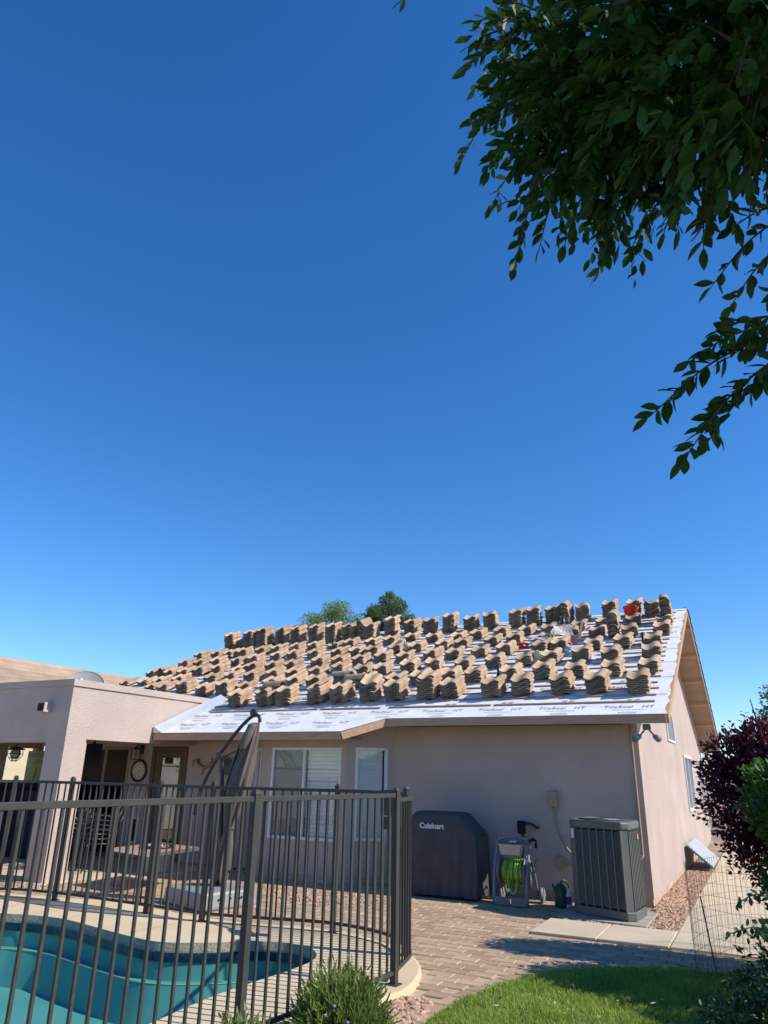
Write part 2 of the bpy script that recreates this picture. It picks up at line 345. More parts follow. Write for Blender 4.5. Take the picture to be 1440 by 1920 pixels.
def stones(name, XY, Z, r0, r1, material):
    n = len(XY); r = rng.uniform(r0, r1, n)
    J = ICO_V[None]*(1+rng.uniform(-.28,.28,(n,12,1)))*np.stack([rng.uniform(.8,1.3,n), rng.uniform(.8,1.2,n), rng.uniform(.5,.85,n)],1)[:,None,:]
    a = rng.uniform(0, 6.28, n); c, s = np.cos(a)[:,None], np.sin(a)[:,None]
    x = J[:,:,0]*c - J[:,:,1]*s; y = J[:,:,0]*s + J[:,:,1]*c
    V = np.stack([x, y, J[:,:,2]], 2)*r[:,None,None] + np.stack([XY[:,0], XY[:,1], Z + r*0.25], 1)[:,None,:]
    F = (ICO_F[None] + (np.arange(n)*12)[:,None,None]).reshape(-1,3)
    return np_mesh(name, V.reshape(-1,3), F, material)
ORD = ['zeroth','first','second','third','fourth','fifth','sixth','seventh','eighth','ninth','tenth','eleventh','twelfth','thirteenth','fourteenth','fifteenth','sixteenth','seventeenth','eighteenth','nineteenth','twentieth','twenty-first','twenty-second','twenty-third','twenty-fourth','twenty-fifth']

# ------------------------------------------------------------------ ground, paving, pool
def sheet(name, poly, z, material, kind='structure'):
    mb = MB(); mb.add([(p[0],p[1],z) for p in poly], [tuple(range(len(poly)))]); o = build(name, mb, material)
    if kind: o['kind'] = kind
    return o
POOL = [(-8.13,6.35),(-7.75,6.46),(-7.22,6.50),(-6.38,6.32),(-5.70,6.20),(-5.38,6.27),(-5.09,6.46),(-4.83,6.69),(-4.52,6.82),(-4.21,6.79),(-3.97,6.58),(-3.87,6.30),(-3.87,5.95),(-3.91,5.54),(-3.94,5.18),(-3.93,4.73),(-3.90,4.2),(-3.95,3.2),(-4.4,2.3),(-5.4,1.8),(-7.2,1.9),(-9.0,2.5),(-10.2,3.8),(-10.2,5.2),(-9.3,6.1)]
POOLS = [(p.x,p.y) for p in spline(POOL, 5, True)]
DECK = [(-12.5,6.6),(-10.6,7.05),(-9.35,7.28),(-8.45,7.46),(-7.79,7.58),(-7.01,7.54),(-6.2,7.42),(-5.47,7.40),(-4.79,7.56),(-4.26,7.58),(-3.77,7.40),(-3.25,7.05),(-2.99,6.70),(-2.86,6.37),(-2.79,5.98),(-2.83,5.71),(-2.86,5.2),(-2.92,4.6),(-2.98,3.9),(-3.03,3.0),(-3.05,1.0),(-3.05,-1.5)]
DECKS = [(p.x,p.y) for p in spline(DECK, 5)] + [(-12.5,-1.5)]
def pool_hole(poly, k=1.6):
    cx = sum(p[0] for p in poly)/len(poly); cy = sum(p[1] for p in poly)/len(poly); return cx, cy
# desert ground, cut round the pool so that the water lies below it
def ring_sheet(outer, inner, z, name, material):
    from mathutils.geometry import tessellate_polygon
    L1 = [Vector((x,y,z)) for x,y in outer]; L2 = [Vector((x,y,z)) for x,y in inner]
    tris = tessellate_polygon([L1,L2]); vs = [tuple(v) for v in L1+L2]; fs = []
    for t in tris:
        p, q, r_ = (Vector(vs[i]) for i in t)
        fs.append(tuple(t) if (q-p).cross(r_-p).z > 0 else tuple(reversed(t)))
    me = bpy.data.meshes.new(name); me.from_pydata(vs,[],fs); me.materials.append(M[material]); return struct(mk(name, me))
ring_sheet([(-900,-900),(900,-900),(900,900),(-900,900)], POOLS, -0.03, 'ground', 'soil')
# pool deck slab with rounded outer face
dk = ring_sheet(DECKS, POOLS, 0.05, 'pool_deck', 'deck')
mb = MB(); prof = [(0.0,0.05),(0.016,0.046),(0.026,0.032),(0.028,-0.03)]
pts = DECKS[:-1]; nP = len(pts)
nrm = []
for i in range(nP):
    a = Vector((*pts[max(0,i-1)],0)); b = Vector((*pts[min(nP-1,i+1)],0)); d = (b-a).normalized(); nrm.append(Vector((-d.y, d.x, 0)))
vs = []
for p, nn in zip(pts, nrm):
    for o_, z in prof: vs.append((p[0]+nn.x*o_, p[1]+nn.y*o_, z))
k = len(prof); mb.add(vs, [(i*k+j,i*k+j+1,(i+1)*k+j+1,(i+1)*k+j) for i in range(nP-1) for j in range(k-1)])
build('deck_edge', mb, 'deck', dk, smooth=True)
for xj, yj, x2, y2 in ((-7.22,6.52,-7.45,7.53),(-4.9,6.70,-5.1,7.45),(-6.1,6.27,-6.0,7.40),(-8.3,6.4,-8.6,7.4)):
    build('expansion_joint', MB().bar((xj,yj,0.0525),(x2,y2,0.0525),0.008,0.002), 'sand', dk)
def offset_in(poly, d):
    out = []; n = len(poly)
    for i in range(n):
        a = Vector((*poly[i-1],0)); b = Vector((*poly[(i+1)%n],0)); t = (b-a).normalized(); nn = Vector((-t.y,t.x,0))
        q = Vector((*poly[i],0))+nn*d
        if not inpoly(q.x,q.y,poly): q = Vector((*poly[i],0))-nn*d
        out.append((q.x,q.y))
    return out
def band(polyA, zA, polyB, zB):
    mb = MB(); n = len(polyA)
    mb.add([(x,y,zA) for x,y in polyA]+[(x,y,zB) for x,y in polyB], [(i,(i+1)%n,n+(i+1)%n,n+i) for i in range(n)]); return mb
pool = struct(build('pool_basin', band(offset_in(POOLS,.15), -0.27, offset_in(POOLS,.26), -0.60), 'plaster', smooth=True))
build('coping_face', band(POOLS, 0.05, offset_in(POOLS,.012), -0.034), 'coping', pool, smooth=True)
TB = offset_in(POOLS, .03)
# waterline tiles, each a piece: walk along the outline
acc = 0; per = 0.152; mbt = MB(); nT = len(TB); P3 = [Vector((*p,0)) for p in TB]+[Vector((*TB[0],0))]
cum = [0]
for i in range(nT): cum.append(cum[-1]+(P3[i+1]-P3[i]).length)
def along(s):
    s = s % cum[-1]
    for i in range(nT):
        if s <= cum[i+1]:
            t = (s-cum[i])/max(1e-9,cum[i+1]-cum[i]); return P3[i].lerp(P3[i+1], t)
build('grout_band', band(offset_in(POOLS,.022), -0.02, offset_in(POOLS,.022), -0.13), 'coping', pool)
cen = Vector((-6.5,4.5,0)); s_ = 0; ntile = int(cum[-1]/per)
for i in range(ntile):
    a, b = along(i*per+0.003), along((i+1)*per-0.003); mid = (a+b)/2
    d = (b-a).normalized(); nn = Vector((-d.y,d.x,0))
    q = mid+nn*0.05
    if not inpoly(q.x,q.y,POOLS): nn = -nn
    # only the tiles of the far and right side show
    if mid.y < 3.5 and mid.x < -4.2: continue
    t = MB().hexa([a, b, b+nn*0.007, a+nn*0.007] if d.cross(nn).z > 0 else [b,a,a+nn*0.007,b+nn*0.007], [v+Vector((0,0,0.078)) for v in ([a,b,b+nn*0.007,a+nn*0.007] if d.cross(nn).z > 0 else [b,a,a+nn*0.007,b+nn*0.007])])
    t.v = [(x,y,z-0.110) for x,y,z in t.v]
    build('waterline_tile', t, 'pooltile', pool)
build('wall_plaster', band(offset_in(POOLS,.02), -0.105, offset_in(POOLS,.03), -0.27), 'plaster', pool, smooth=True)
build('bench', band(offset_in(POOLS,.03), -0.27, offset_in(POOLS,.15), -0.27), 'plaster', pool)
build('bench_nosing', MB().tube([(x,y,-0.268) for x,y in offset_in(POOLS,.148)], 0.008, 6, True), 'conc', pool, smooth=True)
build('pool_floor', MB().add([(x,y,-0.60) for x,y in offset_in(POOLS,.26)], [tuple(range(len(POOLS)))]), 'plaster', pool)
build('entry_step', MB().prism([(-4.9,6.55),(-4.75,5.75),(-4.15,5.65),(-3.98,6.1),(-4.05,6.55),(-4.4,6.75)], -0.64, -0.44), 'plaster', pool)
sheet('pool_water', offset_in(POOLS,.021), -0.080, 'water')

# paving: bed of sand, nearest pavers one by one, the rest joined
LAWN = [(p.x,p.y) for p in spline([(-2.35,5.0),(-2.38,5.7),(-2.33,6.15),(-2.22,6.65),(-2.06,7.12),(-1.75,7.55),(-1.3,7.85),(-0.8,8.02),(0.2,8.15)],6)]
LAWNP = LAWN + [(3.5,8.15),(3.5,-3),(-2.3,-3)]
BORD_IN = [(-2.35-.03,5.0)]
kk = max(i for i, p in enumerate(DECKS[:-1]) if p[1] > 4.7)
bed = sheet('paving', [(-14,6.4)]+DECKS[:kk]+[(-0.2,4.8),(-0.2,8.88),(-2.6,8.88),(-2.6,11.43),(-14,11.43)], -0.012, 'sand')
def paver_ok(x, y):
    if inpoly(x,y,DECKS): return False
    if y < 8.9 and inpoly(x,y,LAWNP): return False
    if x > -2.60 and y > 8.86: return False
    if x > -0.3: return False
    if x < -9.9 and y > 8.2: return False
    # rock bed beside the gate, clear zone of the soldier border
    if inpoly(x,y,ROCKA): return False
    if -8.41 < x < -5.53 and y > 11.43-min(x+8.41, 0.6, -5.53-x)-0.05: return False
    for q in LAWN:
        if (q[0]-x)**2+(q[1]-y)**2 < 0.165**2: return False
    if y < 5.45: return False
    # stay clear of the deck rim
    for ang in range(0,360,45):
        if inpoly(x+0.09*math.cos(R(ang)), y+0.07*math.sin(R(ang)), DECKS): return False
    return True
ROCKA = [(-2.77,5.92),(-2.66,6.03),(-2.50,5.90),(-2.44,5.55),(-2.44,3.4),(-2.96,3.4),(-2.93,3.9),(-2.88,4.6),(-2.83,5.2),(-2.79,5.7)]
PW, PD, PH = 0.228, 0.152, 0.06
def paver_mesh(w, d, h, seed):
    r = random.Random(seed); e = 0.007
    mb = MB(); x, y = w/2, d/2
    lo = [(-x,-y,-h),(x,-y,-h),(x,y,-h),(-x,y,-h)]; mi = [(-x,-y,-e),(x,-y,-e),(x,y,-e),(-x,y,-e)]
    tp = [(-x+e,-y+e,r.uniform(-.001,.001)),(x-e,-y+e,r.uniform(-.001,.001)),(x-e,y-e,r.uniform(-.001,.001)),(-x+e,y-e,r.uniform(-.001,.001))]
    mb.add(lo+mi+tp, [(0,1,5,4),(1,2,6,5),(2,3,7,6),(3,0,4,7),(4,5,9,8),(5,6,10,9),(6,7,11,10),(7,4,8,11),(8,9,10,11)])
    return mb
pv = [paver_mesh(PW-.006, PD-.006, PH, i) for i in range(4)]
pme = []
for i, q in enumerate(pv):
    me = bpy.data.meshes.new('paver'); me.from_pydata(q.v, [], q.f); me.materials.append(M['paver']); pme.append(me)
plist = []
row = 0; y = 5.4
while y < 11.4:
    x = -10.2 + (PW/2 if row % 2 else 0) + random.uniform(-.015,.015)
    while x < -0.3:
        if paver_ok(x, y): plist.append((x, y))
        x += PW
    y += PD; row += 1
def vis_rank(p): return math.hypot(p[0], p[1]) + (2.5 if p[0] < -3.4 and p[1] > 7.4 else 0) + (1.5 if p[0] > -1 else 0)
plist.sort(key=vis_rank)
def border_pieces():
    out = []; L_ = [Vector((*p,0)) for p in LAWN]; cumL = [0]
    for a, b in zip(L_, L_[1:]): cumL.append(cumL[-1]+(b-a).length)
    def at(s):
        for i in range(len(L_)-1):
            if s <= cumL[i+1]: return L_[i].lerp(L_[i+1], (s-cumL[i])/(cumL[i+1]-cumL[i])), (L_[i+1]-L_[i]).normalized()
        return L_[-1], (L_[-1]-L_[-2]).normalized()
    s = 0.1
    while s < cumL[-1]-0.1:
        p, d = at(s); nn = Vector((-d.y,d.x,0)); out.append((p+nn*0.078, math.atan2(d.y,d.x))); s += PW+0.004
    return out
for i, (p, a) in enumerate(border_pieces()):
    o = mk('paver', pme[i % 4], bed); o.location = (p.x, p.y, 0.002); o.rotation_euler = (0,0,a)
for i, (x, y) in enumerate(plist[:280]):
    o = mk('paver', pme[i % 4], bed); o.location = (x+random.uniform(-.003,.003), y+random.uniform(-.003,.003), random.uniform(-.003,.003))
    o.rotation_euler = (R(random.uniform(-.7,.7)), R(random.uniform(-.7,.7)), R(random.uniform(-.9,.9)))
mbp = MB()
for i, (x, y) in enumerate(plist[280:]):
    dz = random.uniform(-.003,.003); dx = random.uniform(-.003,.003)
    mbp.add([(vx+x+dx, vy+y, vz+dz) for vx,vy,vz in pv[i % 4].v], pv[i % 4].f)
far = build('far_pavers', mbp, 'paver', bed); far['kind'] = 'stuff'
# tint single joined pavers apart
m = M['paver'].copy(); m.name = 'clay_paver_far'; far.data.materials[0] = m
n_, l_ = m.node_tree.nodes, m.node_tree.links
at_ = n_.new('ShaderNodeAttribute'); at_.attribute_name = 'tone'
hv = [x for x in n_ if x.type == 'HUE_SAT'][0]
for ln in list(hv.inputs['Value'].links): l_.remove(ln)
l_.new(at_.outputs['Fac'], hv.inputs['Value'])
ca = far.data.attributes.new('tone', 'FLOAT', 'FACE'); nfp = len(pv[0].f)
ca.data.foreach_set('value', np.repeat(rng.uniform(.8,1.2,len(far.data.polygons)//nfp), nfp).astype(np.float32))
# concrete: slabs by the house and the side walk, patio floor
walk = struct(build('side_walk', MB().box(-1.11,0.25,8.88,40,-0.05,-0.004), 'sand'))
for x0, x1, y0, y1 in ((-2.59,-1.865,8.90,9.80),(-1.85,-1.125,8.90,9.80)):
    build('slab', MB().box(x0,x1,y0,y1,-0.05,0.018), 'conc', walk, bevel=0.008)
yy = 8.90
for ln in (0.93,1.25,1.25,1.25,1.25,1.25,1.25,1.25,1.25,1.25,1.25,6.0):
    build('slab', MB().box(-1.112,0.24,yy,yy+ln-0.012,-0.05,0.016), 'conc', walk, bevel=0.008); yy += ln
struct(build('patio_floor', MB().box(-14.0,-9.75,8.25,11.42,-0.05,0.012), 'conc', bevel=0.01))
struct(build('patio_apron', MB().prism([(-9.75,8.9),(-9.2,9.3),(-9.0,10.2),(-9.1,11.40),(-9.75,11.40)],-0.05,0.008), 'conc'))

# ------------------------------------------------------------------ house
S5 = 5/12; SL = math.atan(S5); E0 = 10.83; ZE = 2.5; RY = 17.70; XR, XL = -1.09, -14.10
def rz(y): return ZE + S5*(y-E0)
house = thing('house', 'single-storey pink stucco house whose roof tiles are lifted and stacked in rows', 'house', (-7.5, 14.5, 0))
def wall(name, p0, p1, z0, z1, holes=(), th=0.16, material='stucco', parent=house, topf=None):
    """vertical wall from p0 to p1 (outer face, seen from its right-hand side), rectangular holes (u0,u1,z0,z1)"""
    a, b = Vector((*p0,0)), Vector((*p1,0)); L = (b-a).length; d = (b-a)/L; nin = Vector((-d.y,d.x,0))
    us = sorted({0, L, *[h[0] for h in holes], *[h[1] for h in holes]}); zs = sorted({z0, z1, *[h[2] for h in holes], *[h[3] for h in holes]})
    mb = MB()
    def solid(i, j):
        if i < 0 or j < 0 or i >= len(us)-1 or j >= len(zs)-1: return False
        uc, zc = (us[i]+us[i+1])/2, (zs[j]+zs[j+1])/2
        return not any(h[0] < uc < h[1] and h[2] < zc < h[3] for h in holes)
    def P(u, z, t): q = a+d*u+nin*t; return (q.x,q.y,z)
    for i in range(len(us)-1):
        for j in range(len(zs)-1):
            if not solid(i,j): continue
            u0,u1,za,zb = us[i],us[i+1],zs[j],zs[j+1]
            mb.add([P(u0,za,0),P(u1,za,0),P(u1,zb,0),P(u0,zb,0)],[(0,1,2,3)])
            mb.add([P(u0,za,th),P(u1,za,th),P(u1,zb,th),P(u0,zb,th)],[(3,2,1,0)])
            if not solid(i-1,j): mb.add([P(u0,za,0),P(u0,zb,0),P(u0,zb,th),P(u0,za,th)],[(0,1,2,3)])
            if not solid(i+1,j): mb.add([P(u1,za,0),P(u1,zb,0),P(u1,zb,th),P(u1,za,th)],[(3,2,1,0)])
            if not solid(i,j-1): mb.add([P(u0,za,0),P(u1,za,0),P(u1,za,th),P(u0,za,th)],[(3,2,1,0)])
            if not solid(i,j+1): mb.add([P(u0,zb,0),P(u1,zb,0),P(u1,zb,th),P(u0,zb,th)],[(0,1,2,3)])
    return build(name, mb, material, parent)
def frame_on(p0, p1):
    a, b = Vector((*p0,0)), Vector((*p1,0)); d = (b-a).normalized(); return a, d, Vector((-d.y,d.x,0))
def obox(mb, fr, u0, u1, t0, t1, z0, z1):
    a, d, n = fr
    def P(u,t,z): q = a+d*u+n*t; return (q.x,q.y,z)
    return mb.hexa([P(u0,t0,z0),P(u1,t0,z0),P(u1,t1,z0),P(u0,t1,z0)],[P(u0,t0,z1),P(u1,t0,z1),P(u1,t1,z1),P(u0,t1,z1)])
def window(p0, p1, u0, u1, z0, z1, mull=(), blinds=(), glassmat='glass', fw_=0.045, proud=0.012, screen=(), nslat=None, frame_mat='vinyl', deep=0.05, slope=26):
    fr = frame_on(p0, p1); mb = MB()
    obox(mb, fr, u0, u0+fw_, -proud, deep, z0, z1); obox(mb, fr, u1-fw_, u1, -proud, deep, z0, z1)
    obox(mb, fr, u0+fw_, u1-fw_, -proud, deep, z1-fw_, z1); obox(mb, fr, u0+fw_, u1-fw_, -proud-.006, deep, z0, z0+fw_)
    edges = [u0+fw_]
    for m in mull: obox(mb, fr, m-fw_*.45, m+fw_*.45, -proud+.004, deep, z0+fw_, z1-fw_); edges += [m-fw_*.45, m+fw_*.45]
    edges.append(u1-fw_)
    w = build('window', mb, frame_mat, house, bevel=0.004)
    for k in range(len(edges)//2):
        ea, eb = edges[2*k], edges[2*k+1]
        build('pane', obox(MB(), fr, ea+.001, eb-.001, 0.022, 0.027, z0+fw_+.001, z1-fw_-.001), glassmat, w)
        if k in screen:
            build('insect_screen', obox(MB(), fr, ea+.002, eb-.002, 0.034, 0.036, z0+fw_+.001, z1-fw_-.001), 'suns' if screen[k] == 's' else 'screen', w)
        if k in blinds:
            a, d, n = fr; ns = nslat or int((z1-z0)/0.066)
            for i in range(ns):
                zc = z0+fw_+.03+(z1-z0-2*fw_-.05)*i/(ns-1)
                q0 = a+d*(ea+.02)+n*0.07+Vector((0,0,zc)); q1 = a+d*(eb-.02)+n*0.07+Vector((0,0,zc))
                t = -n*math.cos(R(74))*0.035+Vector((0,0,math.sin(R(74))*0.035))
                build('blind_slat', MB().add([q0-t,q1-t,q1+t,q0+t],[(0,1,2,3)]), 'blind', w)
    return w
WZ = 2.44
# walls: right part, bay, left part with the doors, gable, far sides
wall('wall', (-5.53,11.43), (-1.57,11.43), 0.10, WZ)
BR = ((-6.13,10.83),(-5.53,11.43)); BF = ((-7.81,10.83),(-6.13,10.83)); BL = ((-8.41,11.43),(-7.81,10.83))
wall('wall', *BR, 0.10, WZ, [(0.16,0.72,0.62,2.05)]); window(*BR, 0.16,0.72,0.62,2.05, blinds=(0,))
wall('wall', *BF, 0.10, WZ, [(0.20,1.59,0.60,2.04)]); window(*BF, 0.20,1.59,0.60,2.04, mull=(0.86,), blinds=(1,), screen={0:'s'})
wall('wall', *BL, 0.10, WZ, [(0.12,0.70,0.62,2.04)]); window(*BL, 0.12,0.70,0.62,2.04, screen={0:'s'})
WL = ((-14.0,11.43),(-8.41,11.43))
wall('wall', *WL, 0.02, WZ, [(3.05,3.97,0.02,2.07),(1.03,2.45,0.02,2.07)], material='stucco')
wall('gable_wall', (-1.57,11.5902), (-1.57,24.0), 0.10, WZ, [(6.59,8.44,0.97,2.17),(10.44,12.04,0.97,2.17)])
def gable_tri(x, th):
    mb = MB(); P = [(11.43,WZ),(24.0,WZ),(24.0,rz(E0+(2*RY-24.0-E0))-0.10),(RY,rz(RY)-0.10),(11.43,rz(11.43)-0.10)]
    n = len(P); mb.add([(x,y,z) for y,z in P]+[(x-th,y,z) for y,z in P],[tuple(range(n)),tuple(range(2*n-1,n-1,-1))]+[(i,n+i,n+(i+1)%n,(i+1)%n) for i in range(n)]); return mb
build('gable_wall', gable_tri(-1.5701, 0.16), 'stucco', house); build('gable_wall', gable_tri(-13.5, 0.16), 'stucco', house)
wall('wall', (-13.66,24.0), (-13.66,11.6), 0.02, WZ); wall('wall', (-1.73,24.0), (-13.6,24.0), 0.02, WZ)
build('room_floor', MB().box(-13.5,-1.75,11.6,23.8,-0.02,0.02), 'roomwall', house)
build('room_partition', MB().box(-13.4,-1.8,13.6,13.7,0.02,WZ-.02), 'roomwall', house)
build('room_ceiling', MB().box(-13.45,-1.76,10.9,23.8,WZ-.045,WZ-.02), 'roomwall', house)
# foundation band under the stucco, set back a little
for a, b in (((-5.53,11.43),(-1.57,11.43)),BR,BF,BL,((-1.57,11.43),(-1.57,24.0))):
    obm = obox(MB(), frame_on(a,b), 0.155 if a == (-1.57,11.43) else 0.012 if a != (-5.53,11.43) else 0, (Vector((*b,0))-Vector((*a,0))).length-0.012, 0.012, 0.15, -0.05, 0.10)
    build('foundation', obm, 'base_stucco', house)
# gable windows: arched fixed light and two sliders with sun screens
GW = ((-1.57,11.43),(-1.57,24.0))
for u0, u1 in ((6.75,8.6),(10.6,12.2)):
    window(*GW, u0, u1, 0.97, 2.17, mull=((u0+u1)/2,), screen={0:'s',1:'s'}, fw_=0.06, proud=0.03)
arc = [(3.95,2.34),(5.25,2.34)] + [(4.6+0.65*math.cos(R(t)), 2.62+0.42*math.sin(R(t))) for t in range(0,181,15)]
mb = MB(); n = len(arc); inner = [(4.6+(u-4.6)*0.90, 2.66+(z-2.66)*0.88) for u,z in arc]
def GP(u, z, t): return (-1.57+t, 11.43+u, z)
mb.add([GP(u,z,0.025) for u,z in arc]+[GP(u,z,0.025) for u,z in inner],[(i,(i+1)%n,n+(i+1)%n,n+i) for i in range(n)])
mb.add([GP(u,z,0.025) for u,z in arc]+[GP(u,z,0.0) for u,z in arc],[(i,n+i,n+(i+1)%n,(i+1)%n) for i in range(n)])
mb.add([GP(u,z,0.025) for u,z in inner]+[GP(u,z,0.004) for u,z in inner],[(i,(i+1)%n,n+(i+1)%n,n+i) for i in range(n)])
aw = build('arched_window', mb, 'vinyl', house)
build('pane', MB().add([GP(u,z,0.006) for u,z in inner],[tuple(range(n))]), 'suns', aw)
# gable vent: recessed louvres
gv = build('gable_vent', MB().box(-1.57,-1.555,19.45,20.0,4.25,4.62), 'trim', house)
for i in range(5): build('louvre', MB().bar((-1.55,19.47,4.30+i*.07),(-1.55,19.98,4.30+i*.07),0.02,0.03), 'soffit', gv)
# patio: corner pier, beams with parapet, cornice, scupper, ceiling
px0, py0 = -9.88, 8.34
wall('patio_pier', (px0-0.43,py0), (px0,py0), 0.0, 2.03, th=0.44)
wall('patio_beam', (-14.3,py0), (px0,py0), 2.03, 3.0, th=0.42)
mb = MB().box(px0-0.40,px0-0.001,py0+0.421,12.0,2.085,2.999); build('patio_beam', mb, 'stucco', house)
wall('patio_pier', (-14.3,py0), (-13.85,py0), 0.0, 2.03, th=0.44)
for b in ((-14.3,px0+.028,py0-.028,py0,2.905,3.012),(px0,px0+.028,py0,12.05,2.905,3.0121),(-14.3,px0,py0+.0005,py0+0.44,3.0005,3.0118),(px0-.42,px0,py0+0.44,12.05,3.0007,3.0119)):
    build('parapet_cornice', MB().box(*b), 'stucco', house)
build('patio_ceiling', MB().box(-14.2,px0-.4,py0+.4,11.42,2.22,2.30), 'soffit', house)
build('patio_roof', MB().box(-14.2,px0-.4,py0+.42,11.5,2.60,2.66), 'pad', house)
sc = build('scupper', MB().box(-10.47,-10.30,8.18,py0,2.49,2.64), 'stucco', house)
build('scupper_mouth', MB().box(-10.455,-10.315,8.176,8.1795,2.505,2.625), 'black', sc)
wall('patio_side_wall', (-14.301,11.43), (-14.301,8.781), 0.0, 2.25, [(0.17,0.88,0.9,2.02)], th=0.14)
# patio doors on the back wall
dfr = frame_on(*WL)
d1 = MB(); obox(d1,dfr,3.05,3.14,-.02,.08,0.02,2.07); obox(d1,dfr,3.86,3.97,-.02,.08,0.02,2.07); obox(d1,dfr,3.14,3.86,-.02,.08,1.98,2.07)
jamb = build('door_frame', d1, 'door', house)
d2 = MB(); obox(d2,dfr,3.142,3.30,0.0,.05,0.03,1.978); obox(d2,dfr,3.78,3.858,0.0,.05,0.03,1.978); obox(d2,dfr,3.30,3.78,0.0,.05,1.86,1.978); obox(d2,dfr,3.30,3.78,0.0,.05,0.03,0.36)
dr = build('door', d2, 'door', house); build('pane', obox(MB(),dfr,3.301,3.779,.018,.026,.361,1.859), 'doorglass', dr)
build('door_blind', obox(MB(),dfr,3.301,3.779,.034,.036,.361,1.859), 'suns', dr)
build('handle', MB().lathe([(0.0,-.06),(.028,-.055),(.03,-.03),(.012,-.02),(.012,0.0)],(-14+3.21,11.43,1.0),12,'y'), 'iron', dr, smooth=True)
w = window(*WL, 1.03,2.45,0.02,2.07, mull=(1.75,), glassmat='doorglass', fw_=0.06, screen={1:'d',0:'d'}, frame_mat='soffit')
pd = build('pet_door', obox(obox(obox(obox(MB(),dfr,2.62,2.655,-.02,0,.28,.75),dfr,2.865,2.90,-.02,0,.28,.75),dfr,2.655,2.865,-.02,0,.715,.75),dfr,2.655,2.865,-.02,0,.28,.315), 'vinyl', house)
build('flap', obox(MB(),dfr,2.656,2.864,-.012,-.004,.316,.714), 'black', pd)
# roof deck
roofo = None
def slab(poly, t=0.10, dz=0.0):
    mb = MB(); n = len(poly)
    mb.add([(x,y,rz(y)+dz) for x,y in poly]+[(x,y,rz(y)+dz-t) for x,y in poly],[tuple(range(n)),tuple(range(2*n-1,n-1,-1))]+[(i,n+i,n+(i+1)%n,(i+1)%n) for i in range(n)]); return mb
JX0, JX1, BY = -5.93, -5.42, 10.28
plan = [(-9.86,BY),(JX0,BY),(JX1,E0),(XR,E0),(XR,RY),(XL,RY),(XL,11.45),(-9.86,11.45)]
roofo = build('roof', slab(plan), 'soffit', house)
def fz(y): return rz(2*RY-y)
n4 = [(XR,RY),(XR,2*RY-E0),(XL,2*RY-E0),(XL,RY)]
mb = MB(); mb.add([(x,y,fz(y)) for x,y in n4]+[(x,y,fz(y)-.1) for x,y in n4],[(0,1,2,3),(7,6,5,4),(0,4,5,1),(1,5,6,2),(2,6,7,3),(3,7,4,0)]); build('roof_slope', mb, 'soffit', roofo)
# fascia boards
def fascia(p, q, h=0.118, t=0.04, top=0.006):
    a, b = Vector((p[0],p[1],rz(p[1])-top-h/2)), Vector((q[0],q[1],rz(q[1])-top-h/2)); return MB().bar(a,b,t,h)
for p, q in (((-9.85,BY-.02),(JX0+.01,BY-.02)),((JX0+.02,BY-.02),(JX1+.02,E0-.02)),((JX1+.03,E0-.02),(XR,E0-.02))):
    build('fascia', fascia(p,q), 'trim', roofo)
for sgn in (0,1):
    y0, y1 = (E0+.003, RY-.01) if not sgn else (RY+.01, 2*RY-E0)
    za, zb = (rz(y0), rz(y1)) if not sgn else (fz(y0), fz(y1))
    build('rake_board', MB().hexa([(XR+.001,y0,za-.135),(XR+.035,y0,za-.135),(XR+.035,y1,zb-.135),(XR+.001,y1,zb-.135)],[(XR+.001,y0,za-.012),(XR+.035,y0,za-.012),(XR+.035,y1,zb-.012),(XR+.001,y1,zb-.012)]), 'trim' if not sgn else 'soffit', roofo)
    for i in range(6):
        y = y0+0.5+i*1.15; z = (rz(y) if not sgn else fz(y))-.135; dz_ = .5*.09*S5*(1 if not sgn else -1)
        build('lookout', MB().hexa([(-1.568,y-.045,z-.045-dz_),(XR-.002,y-.045,z-.045-dz_),(XR-.002,y+.045,z-.045+dz_),(-1.568,y+.045,z-.045+dz_)],[(-1.568,y-.045,z+.034-dz_),(XR-.002,y-.045,z+.034-dz_),(XR-.002,y+.045,z+.034+dz_),(-1.568,y+.045,z+.034+dz_)]), 'trim', roofo)
# soffit under the eaves
for a, b in (((-5.40,E0+.02),(-1.60,11.425)),((-9.84,BY+.03),(-5.95,11.425))):
    build('soffit_board', MB().box(a[0],b[0],a[1],b[1],2.165 if a[1] < 10.5 else 2.395, 2.175 if a[1] < 10.5 else 2.405), 'soffit', roofo)
# underlayment courses, each lapped over the one below
ys = [None]+[E0+0.78+0.86*k for k in range(8)]+[RY]
def edge_pts(y0, y1):
    return [(XR+.012+random.uniform(-.03,.02), y0+(y1-y0)*t) for t in (0,.2,.4,.6,.8,1)]
for k in range(9):
    if k == 0:
        poly = [(-9.80,BY-.045),(JX0+.005,BY-.045),(JX1+.015,E0-.045),(XR+.02,E0-.045)]+edge_pts(E0,ys[1]+.06)[1:]+[(-9.80,ys[1]+.06)]
        y_lo, y_hi = BY, ys[1]+.06
    else:
        y_lo, y_hi = ys[k], min(ys[k+1]+.06, RY)
        if k == 8 or y_lo >= RY-.05: continue
        poly = [(XL,max(y_lo,11.5))]+edge_pts(y_lo,y_hi)+[(XL,y_hi)]
    mb = MB(); zo = lambda y: .014-.008*(y-y_lo)/(y_hi-y_lo)
    n = len(poly); mb.add([(x,y,rz(y)+zo(y)) for x,y in poly]+[(x,y,rz(y)+zo(y)-.004) for x,y in poly],[tuple(range(n)),tuple(range(2*n-1,n-1,-1))]+[(i,n+i,n+(i+1)%n,(i+1)%n) for i in range(n)])
    build('underlayment_sheet', mb, 'underlay', roofo)
